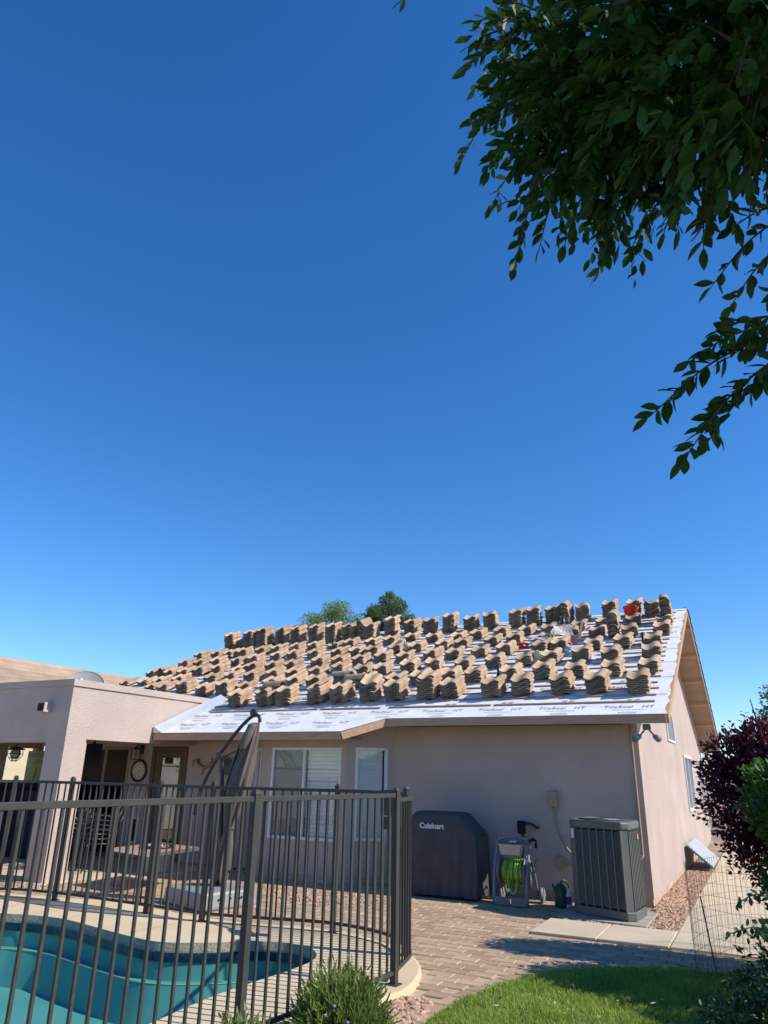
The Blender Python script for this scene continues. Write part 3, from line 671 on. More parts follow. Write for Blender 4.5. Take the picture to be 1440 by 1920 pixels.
build('underlayment_sheet', MB().add([(XL,RY-.16,rz(RY-.16)+.02),(XR+.03,RY-.16,rz(RY-.16)+.02),(XR+.03,RY,rz(RY)+.02),(XL,RY,rz(RY)+.02),(XR+.03,RY+.16,rz(RY-.16)+.02),(XL,RY+.16,rz(RY-.16)+.02)],[(0,1,2,3),(3,2,4,5)]), 'underlay', roofo)
# printing on the underlayment
tm = textmesh('TileSeal   HT', 0.118, 0, 1.05, 0.002, 0.0); tm.materials.append(M['ink'])
lm = textmesh('HIGH TEMPERATURE', 0.03); lm.materials.append(M['ink'])
om = bpy.data.meshes.new('oval'); mb = MB(); A = [(.13*math.cos(R(t)) , .03*math.sin(R(t))) for t in range(0,360,20)]; Bv = [(x*.86,y*.62) for x,y in A]; n = len(A)
mb.add([(x,y,0) for x,y in A]+[(x,y,0) for x,y in Bv],[(i,(i+1)%n,n+(i+1)%n,n+i) for i in range(n)]); om.from_pydata(mb.v,[],mb.f); om.materials.append(M['ink'])
bm_ = bpy.data.meshes.new('underline'); mb = MB().add([(-.22,-.006,0),(.22,-.006,0),(.22,.006,0),(-.22,.006,0)],[(0,1,2,3)]); bm_.from_pydata(mb.v,[],mb.f); bm_.materials.append(M['ink'])
gm = bpy.data.meshes.new('mark'); mb = MB()
for x in (-.09,-.05,.02,.06): mb.add([(x,-.03,0),(x+.03,-.03,0),(x+.055,.03,0),(x+.025,.03,0)],[(0,1,2,3)])
gm.from_pydata(mb.v,[],mb.f); gm.materials.append(M['ink'])
def printed(me, name, x, y, dz, sx=1, sy=1):
    o = mk(name, me, roofo); o.location = Vector((x,y,rz(y)+dz))-wloc(roofo); o.rotation_euler = (SL,0,R(random.uniform(-.5,.5))); o.scale = (sx,sy,1); return o
def print_row(y, x, dz):
    while x > -9.5 if y < 11.5 else x > -13.8:
        printed(tm,'printed_name',x,y,dz,1.08,1.25); printed(lm,'printed_line',x,y+.17,dz); printed(bm_,'printed_rule',x,y-.125,dz)
        printed(om,'printed_oval',x,y-.24,dz); printed(gm,'printed_mark',x+.02,y+.31,dz); x -= .97
print_row(11.08,-1.60,.0175); 
for k in range(1,8):
    if ys[k]+.5 < RY-.3: print_row(ys[k]+.40,-1.45-(k*.37)%.9,.0165)
x = -6.35
while x > -9.4: printed(tm,'printed_name',x,10.62,.019,1.08,1.25); printed(bm_,'printed_rule',x,10.50,.019); printed(om,'printed_oval',x,10.42,.019); x -= .97
# battens
for r in range(21):
    yb = 11.28+.302*r; x = -1.24-random.uniform(0,.06); left = -9.6 if yb < 12.1 else -14.0
    if yb > RY-.2: break
    while x > left+.4:
        L = random.choice((1.22,1.22,1.83,2.44)); x2 = max(left,x-L); ya = yb+random.uniform(-.012,.012); yc = yb+random.uniform(-.012,.012)
        a, b = Vector((x,ya,rz(ya)+.023)), Vector((x2,yc,rz(yc)+.023))
        build('batten', MB().bar(a,b,.038,.019,(0,-math.sin(SL),math.cos(SL))), 'batten', roofo); x = x2-random.choice((.05,.08,.12,.16))
# flashing where roof meets patio parapet, vent pipes, rake tiles of the far slope
fl = MB(); y0, y1 = BY-.06, 12.02
fl.hexa([(-9.85,y0,rz(y0)+.02),(-9.66,y0,rz(y0)+.02),(-9.66,y1,rz(y1)+.02),(-9.85,y1,rz(y1)+.02)],[(-9.85,y0,rz(y0)+.13),(-9.66,y0,rz(y0)+.03),(-9.66,y1,rz(y1)+.03),(-9.85,y1,rz(y1)+.13)])
build('flashing', fl, 'flash', roofo)
for x, y, h in ((-3.64,16.39,.36),(-4.07,12.73,.28),(-1.70,14.40,.30),(-9.65,16.13,.22)):
    v = build('vent_pipe', MB().lathe([(.03,-.1),(.03,h),(.022,h),(.022,h-.1)],(x,y,rz(y)),12), 'iron', roofo, smooth=True)
    build('collar', MB().lathe([(.09,.016),(.055,.03),(.034,.10)],(x,y,rz(y)),12), 'black', v, smooth=True)
for i in range(17):
    y = RY+.12+i*.40
    if y > 2*RY-E0: break
    z = fz(y); a = Vector((XR-.02,y,z+.05)); d = Vector((0,.44,-.44*S5+.03))
    mb = MB(); P = [(math.cos(R(t)),math.sin(R(t))) for t in range(0,181,30)]
    vs = []
    for q, rr in ((a,.075),(a+d,.085)):
        vs += [(q.x+c*rr, q.y, q.z+s*rr) for c,s in P] + [(q.x+c*(rr-.013), q.y, q.z+s*(rr-.013)) for c,s in P]
    n = 7; fs = []
    for i2 in range(6):
        fs += [(i2,i2+1,2*n+i2+1,2*n+i2),(n+i2+1,n+i2,3*n+i2,3*n+i2+1),(i2,n+i2,n+i2+1,i2+1),(2*n+i2,2*n+i2+1,3*n+i2+1,3*n+i2)]
    mb.add(vs,fs); build('rake_tile', mb, 'tile', roofo)
# far slope ridge: the last row of tiles of the far side peeps over the ridge
for i in range(26):
    x = -1.6-i*.48
    build('far_ridge_tile', MB().tube([(x,RY+.22,fz(RY+.22)+.09),(x,RY+.60,fz(RY+.6)+.09)],.085,8), 'capt', roofo, smooth=True)
# fittings on the back wall: conduit at the corner, junction boxes, cable
def rpath(P): return [Vector(p) for p in P]
build('conduit', MB().tube(spline([(-1.66,11.40,2.40),(-1.66,11.40,1.6),(-1.66,11.40,.75),(-1.665,11.38,.62),(-1.74,11.34,.58),(-1.95,11.2,.58)],5),.018,8), 'soffit', house, smooth=True)
jb = build('junction_box', MB().box(-2.945,-2.80,11.33,11.43,1.23,1.45), 'soffit', house, bevel=.008)
build('lid', MB().box(-2.935,-2.81,11.322,11.33,1.26,1.44), 'soffit', jb, bevel=.004)
build('cable', MB().tube(spline([(-2.87,11.40,1.23),(-2.86,11.38,1.05),(-2.80,11.36,.85),(-2.70,11.25,.72),(-2.55,11.05,.62),(-2.4,10.95,.55)],6),.017,8), 'soffit', house, smooth=True)
ob = build('outlet_box', MB().box(-2.87,-2.77,11.36,11.43,.40,.56), 'soffit', house, bevel=.006)
build('pipe', MB().tube([(-2.78,11.39,.46),(-2.5,11.39,.46)],.014,8), 'soffit', house)
hb = build('hose_bib', MB().tube(spline([(-3.13,11.43,.93),(-3.13,11.33,.93),(-3.20,11.31,.98),(-3.30,11.30,.98),(-3.34,11.30,.90),(-3.34,11.30,.82)],4),.022,8), 'iron', house, smooth=True)
build('timer', MB().box(-3.40,-3.29,11.24,11.34,.84,1.02), 'black', hb, bevel=.015)

# ------------------------------------------------------------------ tile stacks
NS = 12
def tile_mesh(name, material, prof, length, th):
    mb = MB(); n = len(prof); vs = []
    for y in (0, length):
        vs += [(x,y,z) for x,z in prof]+[(x,y,z-th) for x,z in prof]
    fs = []
    for i in range(n-1):
        fs += [(i,i+1,2*n+i+1,2*n+i),(n+i+1,n+i,3*n+i,3*n+i+1),(n+i,n+i+1,i+1,i),(2*n+i,2*n+i+1,3*n+i+1,3*n+i)]
    fs += [(n,0,2*n,3*n),(n-1,2*n-1,4*n-1,3*n-1)]
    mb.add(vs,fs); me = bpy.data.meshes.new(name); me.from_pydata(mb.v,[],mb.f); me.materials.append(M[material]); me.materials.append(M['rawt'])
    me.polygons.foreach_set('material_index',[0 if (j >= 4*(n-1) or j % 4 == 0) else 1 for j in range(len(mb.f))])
    me.polygons.foreach_set('use_smooth',[True]*len(me.polygons)); 
    try: me.set_sharp_from_angle(angle=R(40))
    except Exception: pass
    return me
TP = [((i/NS-.5)*.318, -.031*math.sin(2*math.pi*(i/NS-.03))+(.004 if i in (0,) else 0)) for i in range(NS+1)]
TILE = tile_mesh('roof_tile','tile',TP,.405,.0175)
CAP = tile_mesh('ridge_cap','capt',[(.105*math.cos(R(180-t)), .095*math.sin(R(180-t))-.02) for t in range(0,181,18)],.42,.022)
ROWS = {
'A':[(-1.51,11.55,8),(-2.15,11.64,8),(-2.70,11.63,8),(-3.35,11.63,8),(-3.85,11.58,8),(-4.58,11.60,8),(-5.03,11.56,12),(-5.65,11.56,9),(-6.15,11.56,9),(-6.76,11.52,9),(-7.26,11.52,9),(-7.92,11.48,9),(-8.36,11.47,9),(-9.03,11.45,8)],
'B':[(-1.45,12.53,6),(-2.05,12.49,6),(-2.63,12.49,6),(-3.22,12.48,7),(-3.81,12.49,6),(-4.48,12.48,6),(-5.02,12.61,5),(-5.55,12.45,6),(-6.11,12.46,5),(-6.77,12.42,6),(-7.33,12.56,6),(-7.92,12.51,6),(-8.53,12.67,5),(-9.09,12.63,5),(-9.67,12.50,4),(-10.00,12.22,8),(-10.58,12.25,6),(-11.37,12.52,7),(-12.17,12.72,4),(-12.71,12.89,3)],
'C':[(-1.47,13.49,6),(-2.19,13.43,6),(-2.73,13.47,7),(-3.29,13.42,6),(-3.78,13.40,5),(-4.37,13.34,6),(-5.00,13.34,5),(-5.69,13.45,5),(-6.17,13.30,6),(-6.78,13.26,5),(-7.25,13.28,5),(-7.97,13.52,5),(-8.42,13.32,5),(-8.97,13.28,5),(-9.55,13.33,5),(-10.00,13.12,6),(-10.80,13.44,4),(-11.30,13.33,4),(-12.32,13.34,4),(-12.86,13.27,4),(-13.40,13.33,3),(-14.02,13.34,3)],
'D':[(-1.53,14.42,5),(-2.09,14.30,6),(-2.64,14.31,5),(-3.30,14.33,6),(-3.71,14.27,6),(-4.43,14.27,6),(-4.98,14.23,5),(-5.55,14.20,5),(-6.10,14.27,5),(-6.70,14.14,5),(-7.31,14.30,5),(-7.80,14.15,5),(-8.37,14.20,5),(-8.92,14.21,5),(-9.57,14.04,5),(-10.11,14.03,5),(-10.72,14.10,5),(-11.11,14.01,3),(-11.74,14.04,5),(-12.23,13.98,5),(-12.67,13.87,5),(-13.15,13.90,5),(-13.76,13.94,5)],
'E':[(-1.43,15.20,6),(-2.02,15.14,6),(-2.75,15.36,5),(-3.23,15.25,6),(-3.86,15.38,3),(-4.47,15.13,6),(-5.00,15.16,5),(-5.69,15.12,5),(-6.14,15.06,5),(-6.78,15.03,5),(-7.30,15.01,5),(-7.89,14.96,5),(-8.36,14.96,5),(-8.87,14.98,5),(-9.52,14.97,5),(-10.20,15.06,5),(-10.67,15.01,5),(-11.26,14.85,5),(-11.67,14.69,5),(-12.43,14.81,5),(-12.94,14.75,5),(-13.52,14.81,5)],
'F':[(-1.42,16.10,5),(-2.09,16.27,5),(-2.74,16.23,5),(-3.26,16.05,5),(-3.94,16.10,4),(-4.44,15.96,5),(-5.04,16.00,5),(-5.60,15.90,5),(-6.09,15.88,4),(-6.71,15.86,5),(-7.46,16.20,4),(-7.91,15.91,5),(-8.47,15.97,4),(-9.14,16.05,4),(-9.57,15.95,3),(-10.13,15.88,5),(-10.69,15.85,5),(-11.26,15.82,5),(-11.72,15.74,5),(-12.30,15.71,5),(-12.69,15.60,5),(-13.16,15.65,5),(-13.74,15.64,5)],
'G':[(-1.74,16.97,8),(-2.18,17.16,9),(-2.71,17.11,10),(-3.30,16.98,10),(-4.05,17.06,10),(-4.49,16.93,11),(-4.92,16.83,11),(-5.57,16.88,10),(-6.10,16.84,9),(-6.69,16.85,12),(-7.21,16.84,10),(-7.83,16.99,9),(-8.47,17.08,12),(-8.95,16.81,10),(-9.64,16.78,11),(-10.06,16.63,13),(-10.64,16.69,13),(-11.20,16.66,13),(-11.77,16.79,13),(-12.29,16.55,15),(-12.70,16.48,14),(-13.48,16.64,12)],
}
ROWN = {'A':'lowest roof row','B':'second row up','C':'third row up','D':'fourth row up','E':'fifth row up','F':'sixth row up','G':'tall ridge row'}
PITCH = .0318
def tile_at(parent, k, me, name, jit=1.0, lean=.2, x=0, rot=0):
    o = mk(name, me, parent); h = .035+k*PITCH
    o.location = (x+h*parent.get('tilt',0)+random.gauss(0,.007)*jit, h*lean+random.gauss(0,.008)*jit, h)
    o.rotation_euler = (R(random.gauss(0,.5)), R(random.gauss(0,.5)), R(random.gauss(0,2.0)*jit)+rot); return o
tops = {}
for key, lst in ROWS.items():
    for i, (x, y, n) in enumerate(lst):
        if key == 'G': n = n+1
        ordn = ORD[i+1]
        lab = f'stack of tan roof tiles, {ordn} from right in {ROWN[key]}'
        if i == 0: lab = f'stack of tan roof tiles, rightmost in {ROWN[key]}'
        t = thing('tile_stack', lab, 'tile stack', (x,y,rz(y)+.03), 'stacks of lifted tiles on the roof')
        t.rotation_euler = (SL,0,R(random.gauss(0,4)))
        tilt_ = random.gauss(0,.05); t['tilt'] = tilt_
        for k in range(n): tile_at(t,k,TILE,'roof_tile', 1.2 if key == 'G' else 1.0, .30 if key == 'G' else .2)
        del t['tilt']; tops[(key,i)] = (x,y,n)
CAPS = [(-1.40,16.25,15,'capping tiles of the tallest stack at the ridge corner above the gable'),(-2.36,15.14,14,'stack of half-round ridge caps, tall column between two tile stacks near red bucket'),(-3.72,16.88,13,'stack of half-round ridge caps on the ridge beside a vent pipe'),(-9.22,16.84,13,'stack of half-round ridge caps on the ridge in front of the tree tops'),(-12.0,16.72,9,'lower stack of dark ridge caps wedged between ridge stacks at the left'),(-13.10,16.60,6,'shortest stack of dark ridge caps near the left end of the ridge')]
for x,y,n,lab in CAPS:
    t = thing('ridge_cap_stack', lab, 'tile stack', (x,y,rz(y)+.03), 'stacks of ridge caps on the roof'); t.rotation_euler = (SL,0,R(random.gauss(0,4)))
    for k in range(n): tile_at(t,k,CAP,'ridge_cap',1.6,.28)
def loose(name, me, label, x, y, dz, rot, cat='roof tile'):
    o = mk(name, me); o.location = (x,y,rz(y)+dz); o.rotation_euler = rot; tag(o,label,cat,'loose tiles lying on the stacks'); return o
loose('loose_ridge_cap', CAP, 'weathered ridge cap lying sideways on a lowest-row stack behind the umbrella tip', -8.05,11.66,.38,(0,0,R(88)))
loose('loose_ridge_cap', CAP, 'weathered ridge cap lying sideways on a second-row stack left of the middle', -7.05,12.56,.27,(0,0,R(88)))
loose('loose_ridge_cap', CAP, 'big dark ridge cap bridging two stacks above the bay eave corner', -6.35,11.82,.40,(0,R(4),R(80)))
loose('loose_tile', TILE, 'broken tan tile resting crooked on top of a lowest-row stack beside the ridge cap', -6.10,11.50,.385,(SL+R(6),R(5),R(14)))
loose('loose_tile', TILE, 'tan tile set askew on a lowest-row stack above the bay window', -7.24,11.46,.38,(SL+R(4),R(-6),R(-16)))
loose('loose_tile', TILE, 'dark-edged tile sitting crooked on top of the ridge stack right of the red bucket', -1.70,16.95,.37,(SL*.6+R(5),R(8),R(20)))
loose('loose_tile', TILE, 'single tile leaning on the leftmost stacks at the roof edge', -13.55,13.98,.26,(SL+R(-8),R(10),R(-20)))
# clutter between the stacks
b = thing('bucket','translucent red plastic bucket standing before a ridge stack','bucket',(-2.17,16.72,rz(16.72)+.03))
build('body', MB().lathe([(.001,.0),(.125,.0),(.135,.01),(.165,.31),(.172,.315),(.172,.325),(.158,.325),(.128,.02),(.001,.02)],b.location,20), 'red', b, smooth=True)
build('handle', MB().tube([(b.location.x+.17*math.cos(R(t)), b.location.y-.10*math.sin(R(t)), b.location.z+.31-.12*math.sin(R(t))) for t in range(0,181,15)],.004,6), 'chrome', b)
def crumple(name, label, cat, c, r, material, seed, flat=.7):
    q = random.Random(seed); mb = MB(); n, m = 14, 9; vs = []
    for i in range(m+1):
        th = math.pi*i/m
        for j in range(n):
            a = 2*math.pi*j/n; rr = r*(1+q.uniform(-.32,.32))
            vs.append((c[0]+rr*math.sin(th)*math.cos(a), c[1]+rr*math.sin(th)*math.sin(a), c[2]+r*.4+rr*flat*math.cos(th)))
    mb.add(vs,[(i*n+j,i*n+(j+1)%n,(i+1)*n+(j+1)%n,(i+1)*n+j) for i in range(m) for j in range(n)]); return tag(build(name, mb, material, loc=c), label, cat)
def onroof(x, y, dz=.03): return (x,y,rz(y)+dz)
crumple('tool_pouch','small red tool pouch lying between tile stacks on the roof','pouch',onroof(-4.19,14.88),.11,'red',3,.5)
crumple('plastic_bag','pale plastic bag stuffed between two third-row tile stacks','bag',onroof(-3.53,13.62),.15,'bag',4,1.0)
crumple('plastic_wrapper','crumpled cream wrapper caught between two fifth-row tile stacks','wrapper',onroof(-7.22,15.30),.13,'bag',9,1.5)
crumple('blue_plastic','pale blue plastic scrap beneath the salmon offcuts','scrap',onroof(-3.05,14.12),.11,'bluebag',6,.9)
def chip(name, label, c, w, l, material, rot, t=.012):
    mb = MB(); mb.grid(lambda u,v: ((u-.5)*w*(1+.15*math.sin(7*v)), (v-.5)*l, .03*math.sin(5*u+3*v)), 6, 5)
    k = len(mb.v); mb.v += [(x,y,z-t) for x,y,z in mb.v]; mb.f += [tuple(k+i for i in reversed(f)) for f in mb.f]
    o = build(name, mb, material); o.location = c; o.rotation_euler = [R(a) for a in rot]; return tag(o,label,'debris')
chip('torn_paper','large torn sheet of grey paper draped over the fifth-row stacks',(-3.40,15.15,rz(15.15)+.27),.42,.42,'foil',(42,6,12))
chip('salmon_offcut','salmon coloured offcut lying above the torn grey paper',(-3.55,15.50,rz(15.5)+.30),.34,.22,'salmon',(20,0,20))
chip('salmon_board','salmon coloured broken tile leaning on a fourth-row stack',(-3.12,14.60,rz(14.6)+.22),.30,.24,'salmon',(55,10,-15))
chip('mortar_slab','slab of grey mortar lying beside the red pouch stacks',(-3.85,14.95,rz(14.95)+.20),.40,.25,'foil',(24,3,-8))
chip('broken_tile','broken tan tile lying flat beside a fifth-row stack',(-4.72,15.30,rz(15.3)+.05),.22,.30,'capt',(25,0,30))
tag(build('wood_block', MB().bar((-3.02,14.95,rz(14.95)+.12),(-2.94,14.98,rz(14.98)+.46),.06,.05), 'trim'),'brown wood block standing upright between fourth-row stacks','wood block')

# satellite dish on the patio roof, neighbour's house
t = thing('satellite_dish','grey oval satellite dish on the patio roof behind the parapet','satellite dish',(-12.15,10.5,2.66))
mb = MB(); n, m = 22, 6; ctr = Vector((-12.15,10.5,3.20)); dn = Vector((.55,-.70,.42)).normalized(); ux = dn.cross(Vector((0,0,1))).normalized(); uy = ux.cross(dn)
vs = [ctr-dn*.08]
for i in range(1,m+1):
    for j in range(n):
        a = 2*math.pi*j/n; r_ = i/m; vs.append(ctr+ux*(.40*r_*math.cos(a))+uy*(.36*r_*math.sin(a))-dn*.08*(1-r_*r_))
fs = [(0,1+j,1+(j+1)%n) for j in range(n)]+[(1+(i-1)*n+j,1+i*n+j,1+i*n+(j+1)%n,1+(i-1)*n+(j+1)%n) for i in range(1,m) for j in range(n)]
build('reflector', MB().add(vs,fs), 'dish', t, smooth=True)
build('rim', MB().tube([ctr+ux*(.40*math.cos(2*math.pi*j/n))+uy*(.36*math.sin(2*math.pi*j/n)) for j in range(n)],.008,6,True), 'dish', t, smooth=True)
build('mast', MB().tube([(-12.15,10.56,2.66),(-12.15,10.56,3.0),(-12.16,10.53,3.16)],.022,8), 'dish', t)
build('feed_arm', MB().tube([ctr-uy*.36,ctr+dn*.42-uy*.16],.014,6), 'dish', t)
build('feed_horn', MB().bar(ctr+dn*.38-uy*.18,ctr+dn*.44-uy*.08,.06,.05), 'vinyl', t)
t = thing('neighbour_house','cream neighbouring house with tan barrel-tiled roof behind the patio','house',(-22,14,0))
NX, NZ, NXR = -19.3, 2.7, -24.7; NY0, NY1 = 6.0, 24.2; nr = (5.33-NZ)/(NX-NXR)
wall('wall',(NX-.5,NY0-.0),(NX-.5,NY1-.4),0,NZ-.05,material='cream',parent=t)
wall('wall',(-30,NY0),(NX-.5,NY0),0,NZ-.05,material='cream',parent=t)
mb = MB().add([(NX,NY0-.5,NZ-.03),(NX,NY1,NZ-.03),(NXR,NY1-.1,5.30),(NXR,NY0-.5,5.30),(-30.1,NY0-.5,NZ-.03),(-30.1,NY1,NZ-.03)],[(0,1,2,3),(3,2,5,4),(1,5,2),(0,3,4)]); rf = build('roof', mb, 'soffit', t)
mbn = MB(); nc = 14
for c in range(nc):
    x0 = NX+.05-(NX-NXR)*c/nc; x1 = x0-(NX-NXR)/nc*1.12; z0 = NZ+(NX-x0)*nr+.11; z1 = NZ+(NX-x1)*nr+.03
    yend = NY1-.1
    vs = []; ny = 340; 
    for i in range(ny+1):
        y = NY0-.5+(yend-NY0+.5)*i/ny; w = .006*math.sin(i*math.pi*2/6.0)
        vs += [(x0,y,z0+w),(x1,y,z1+w),(x0,y,z0+w-.08)]
    mbc = MB().add(vs,[(3*i,3*i+3,3*i+4,3*i+1) for i in range(ny)]+[(3*i+2,3*i+5,3*i+3,3*i) for i in range(ny)])
    build('tile_course', mbc, 'oldtile', rf)
build('ridge_cap_row', MB().tube([(NXR,NY0-.5,5.36),(NXR,NY1-.1,5.36)],.11,8), 'oldtile', rf, smooth=True)

# ------------------------------------------------------------------ pool fence and gate
def resample(path, step):
    cum = [0]
    for a, b in zip(path, path[1:]): cum.append(cum[-1]+(b-a).length)
    n = max(1, round(cum[-1]/step)); out = []
    for k in range(n+1):
        s = cum[-1]*k/n; i = 0
        while i < len(path)-2 and s > cum[i+1]: i += 1
        t = (s-cum[i])/max(1e-9,cum[i+1]-cum[i]); out.append((path[i].lerp(path[i+1],t),(path[i+1]-path[i]).normalized()))
    return out
DZ = 0.05
def sweep(path, z, w, h):
    mb = MB(); vs = []
    for i, p in enumerate(path):
        a = path[max(0,i-1)]; b = path[min(len(path)-1,i+1)]; d = (b-a).normalized(); nn = Vector((-d.y,d.x,0))
        for s, t in ((-1,-1),(1,-1),(1,1),(-1,1)): q = p+nn*(s*w/2); vs.append((q.x,q.y,z+t*h/2))
    n = len(path); mb.add(vs,[(i*4+j,i*4+(j+1)%4,(i+1)*4+(j+1)%4,(i+1)*4+j) for i in range(n-1) for j in range(4)]+[(3,2,1,0),((n-1)*4,(n-1)*4+1,(n-1)*4+2,(n-1)*4+3)]); return mb
def post(root, p, d, top=1.53, w=0.052):
    a = math.atan2(d.y,d.x); c, s = math.cos(a), math.sin(a)
    def Q(x,y,z): return (p.x+x*c-y*s, p.y+x*s+y*c, z)
    h = w/2; mb = MB().hexa([Q(-h,-h,DZ),Q(h,-h,DZ),Q(h,h,DZ),Q(-h,h,DZ)],[Q(-h,-h,top-.03),Q(h,-h,top-.03),Q(h,h,top-.03),Q(-h,h,top-.03)])
    o = build('post', mb, 'fence', root, bevel=.003)
    g = h+.004; mb = MB().hexa([Q(-g,-g,top-.03),Q(g,-g,top-.03),Q(g,g,top-.03),Q(-g,g,top-.03)],[Q(-g*.5,-g*.5,top),Q(g*.5,-g*.5,top),Q(g*.5,g*.5,top),Q(-g*.5,g*.5,top)])
    build('cap', mb, 'fence', o, bevel=.004)
    build('base_flange', MB().hexa([Q(-.05,-.05,DZ),Q(.05,-.05,DZ),Q(.05,.05,DZ),Q(-.05,.05,DZ)],[Q(-.05,-.05,DZ+.008),Q(.05,-.05,DZ+.008),Q(.05,.05,DZ+.008),Q(-.05,.05,DZ+.008)]), 'fence', o)
    return o
pick_me = {}
def picket_mesh(h):
    if h not in pick_me:
        mb = MB().box(-.008,.008,-.008,.008,0,h); me = bpy.data.meshes.new('picket'); me.from_pydata(mb.v,[],mb.f); me.materials.append(M['fence']); pick_me[h] = me
    return pick_me[h]
def section(root, path, ztop=1.445, zbot=.135, w=.028, h=.036, step=.112, trim=.03):
    build('rail', sweep(path,ztop,w,h), 'fence', root, bevel=.003); build('rail', sweep(path,zbot,w,h*.8), 'fence', root, bevel=.003)
    rs = resample(path, step)
    for p, d in rs[1:-1]:
        o = mk('picket', picket_mesh(round(ztop-zbot-h,3)), root); o.location = Vector((p.x,p.y,zbot+h*.5))-wloc(root); o.rotation_euler = (0,0,math.atan2(d.y,d.x))
def fence(name, label, pts, posts, zt=1.455):
    """pts: control points; posts: indices of the control points that carry a post"""
    root = thing(name, label, 'fence', (pts[posts[0]][0],pts[posts[0]][1],DZ)); per = 8
    sp = spline(pts, per); 
    for i in posts:
        a, b = sp[max(0,i*per-1)], sp[min(len(sp)-1,i*per+1)]; post(root, sp[i*per], (b-a))
    for i, j in zip(posts, posts[1:]): section(root, sp[i*per:j*per+1], zt)
    return root
G0, G1 = (-2.90,6.03), (-3.24,6.98)
nf = fence('pool_fence','dark bronze picket fence along the near side of the pool', [G0,(-2.98,5.15),(-3.10,4.25),(-3.17,3.6),(-3.22,2.9),(-3.25,2.1),(-3.25,0.4)], [0,2,5,6], 1.47)
ff = fence('pool_fence','dark bronze picket fence curving along the far side of the pool', [G1,(-3.62,7.32),(-4.34,7.50),(-5.10,7.34),(-5.87,7.20),(-6.75,7.25),(-8.34,7.28),(-9.22,7.08),(-9.55,6.4),(-9.75,5.3)], [0,2,4,5,6,7,9])
gt = thing('pool_gate','curved bronze picket gate closing the right end of the pool fence','gate',(G0[0],G0[1],DZ))
gp = spline([(-2.915,6.10),(-2.965,6.35),(-3.03,6.62),(-3.12,6.80),(-3.215,6.935)],6)
section(gt, gp, ztop=1.43, zbot=.14, step=.105)
for p in (gp[0],gp[-1]): build('stile', MB().box(p.x-.016,p.x+.016,p.y-.016,p.y+.016,.12,1.50 if p is gp[0] else 1.46), 'fence', gt, bevel=.003)
sg = MB().tube([(-2.885+.011*math.cos(t*.9),6.10+.011*math.sin(t*.9),1.20-.0032*t) for t in range(0,70)],.0035,5); build('closer_spring', sg, 'iron', gt)
build('spring_rod', MB().tube([(-2.885,6.09,1.23),(-2.885,6.09,1.42)],.006,6), 'fence', gt)
build('hinge', MB().box(-2.93,-2.89,6.045,6.10,.25,.31), 'iron', gt); build('latch', MB().box(-3.25,-3.20,6.90,6.96,1.44,1.51), 'iron', gt, bevel=.006)
sh = thing('latch_guard','small perforated metal latch guard on the far fence beside the gate post','guard',(-3.60,7.24,1.2))
gd = Vector((-.75,.66,0)).normalized()
build('panel', MB().bar((-3.47,7.14,1.36),(-3.70,7.33,1.36),.006,.25), 'fence', sh)
for i in range(7):
    p = Vector((-3.47,7.14,0)).lerp(Vector((-3.70,7.33,0)),i/6); build('rib', MB().bar(p+Vector((-.006,-.007,1.245)),p+Vector((-.006,-.007,1.475)),.004,.004), 'ac', sh)
build('lower_plate', MB().bar((-3.52,7.175,1.16),(-3.66,7.29,1.16),.004,.12), 'iron', sh)

# ------------------------------------------------------------------ air conditioner
AO = Vector((-2.39,10.24,.03)); ang = 0.0; ca_, sa_ = math.cos(ang), math.sin(ang)
def AQ(x,y,z): return (AO.x+x*ca_-y*sa_, AO.y+x*sa_+y*ca_, AO.z+z)
tag(build('equipment_pad', MB().prism([(-2.56,9.97),(-1.46,9.79),(-1.46,10.85),(-2.56,11.0)],-.08,.029), 'pad', bevel=.008),'flat concrete equipment pad under the air conditioner','pad')
acu = thing('air_conditioner','tall grey-green outdoor air conditioner with louvred sides at the house corner','air conditioner',AO)
AH = 1.10; ACX, ACY = .39, .18
octo = [(.07,-.02),(.69,-.26),(.78,-.18),(.83,.32),(.74,.42),(.14,.60),(.05,.54),(0,.06)]
def ring(ins, z0, z1):
    P = [(ACX+(x-ACX)*(1-ins/.4), ACY+(y-ACY)*(1-ins/.4)) for x,y in octo]; mb = MB(); n = 8
    mb.add([AQ(x,y,z0) for x,y in P]+[AQ(x,y,z1) for x,y in P],[tuple(range(n-1,-1,-1)),tuple(range(n,2*n))]+[(i,(i+1)%n,n+(i+1)%n,n+i) for i in range(n)]); return mb
build('base_pan', ring(-.012,0,.10), 'ac', acu, bevel=.012)
build('coil', ring(.05,.10,AH-.1), 'acdark', acu)
build('top_cap', ring(-.012,AH-.10,AH), 'ac', acu, bevel=.025)
for i in (1,3,5,7):   # corner posts
    a, b = octo[i], octo[(i+1)%8]; c = (ACX,ACY)
    P = [a,b]+[(c[0]+(q[0]-c[0])*.9, c[1]+(q[1]-c[1])*.9) for q in (b,a)]
    build('corner_post', MB().hexa([AQ(x,y,.10) for x,y in P],[AQ(x,y,AH-.10) for x,y in P]), 'ac', acu, bevel=.004)
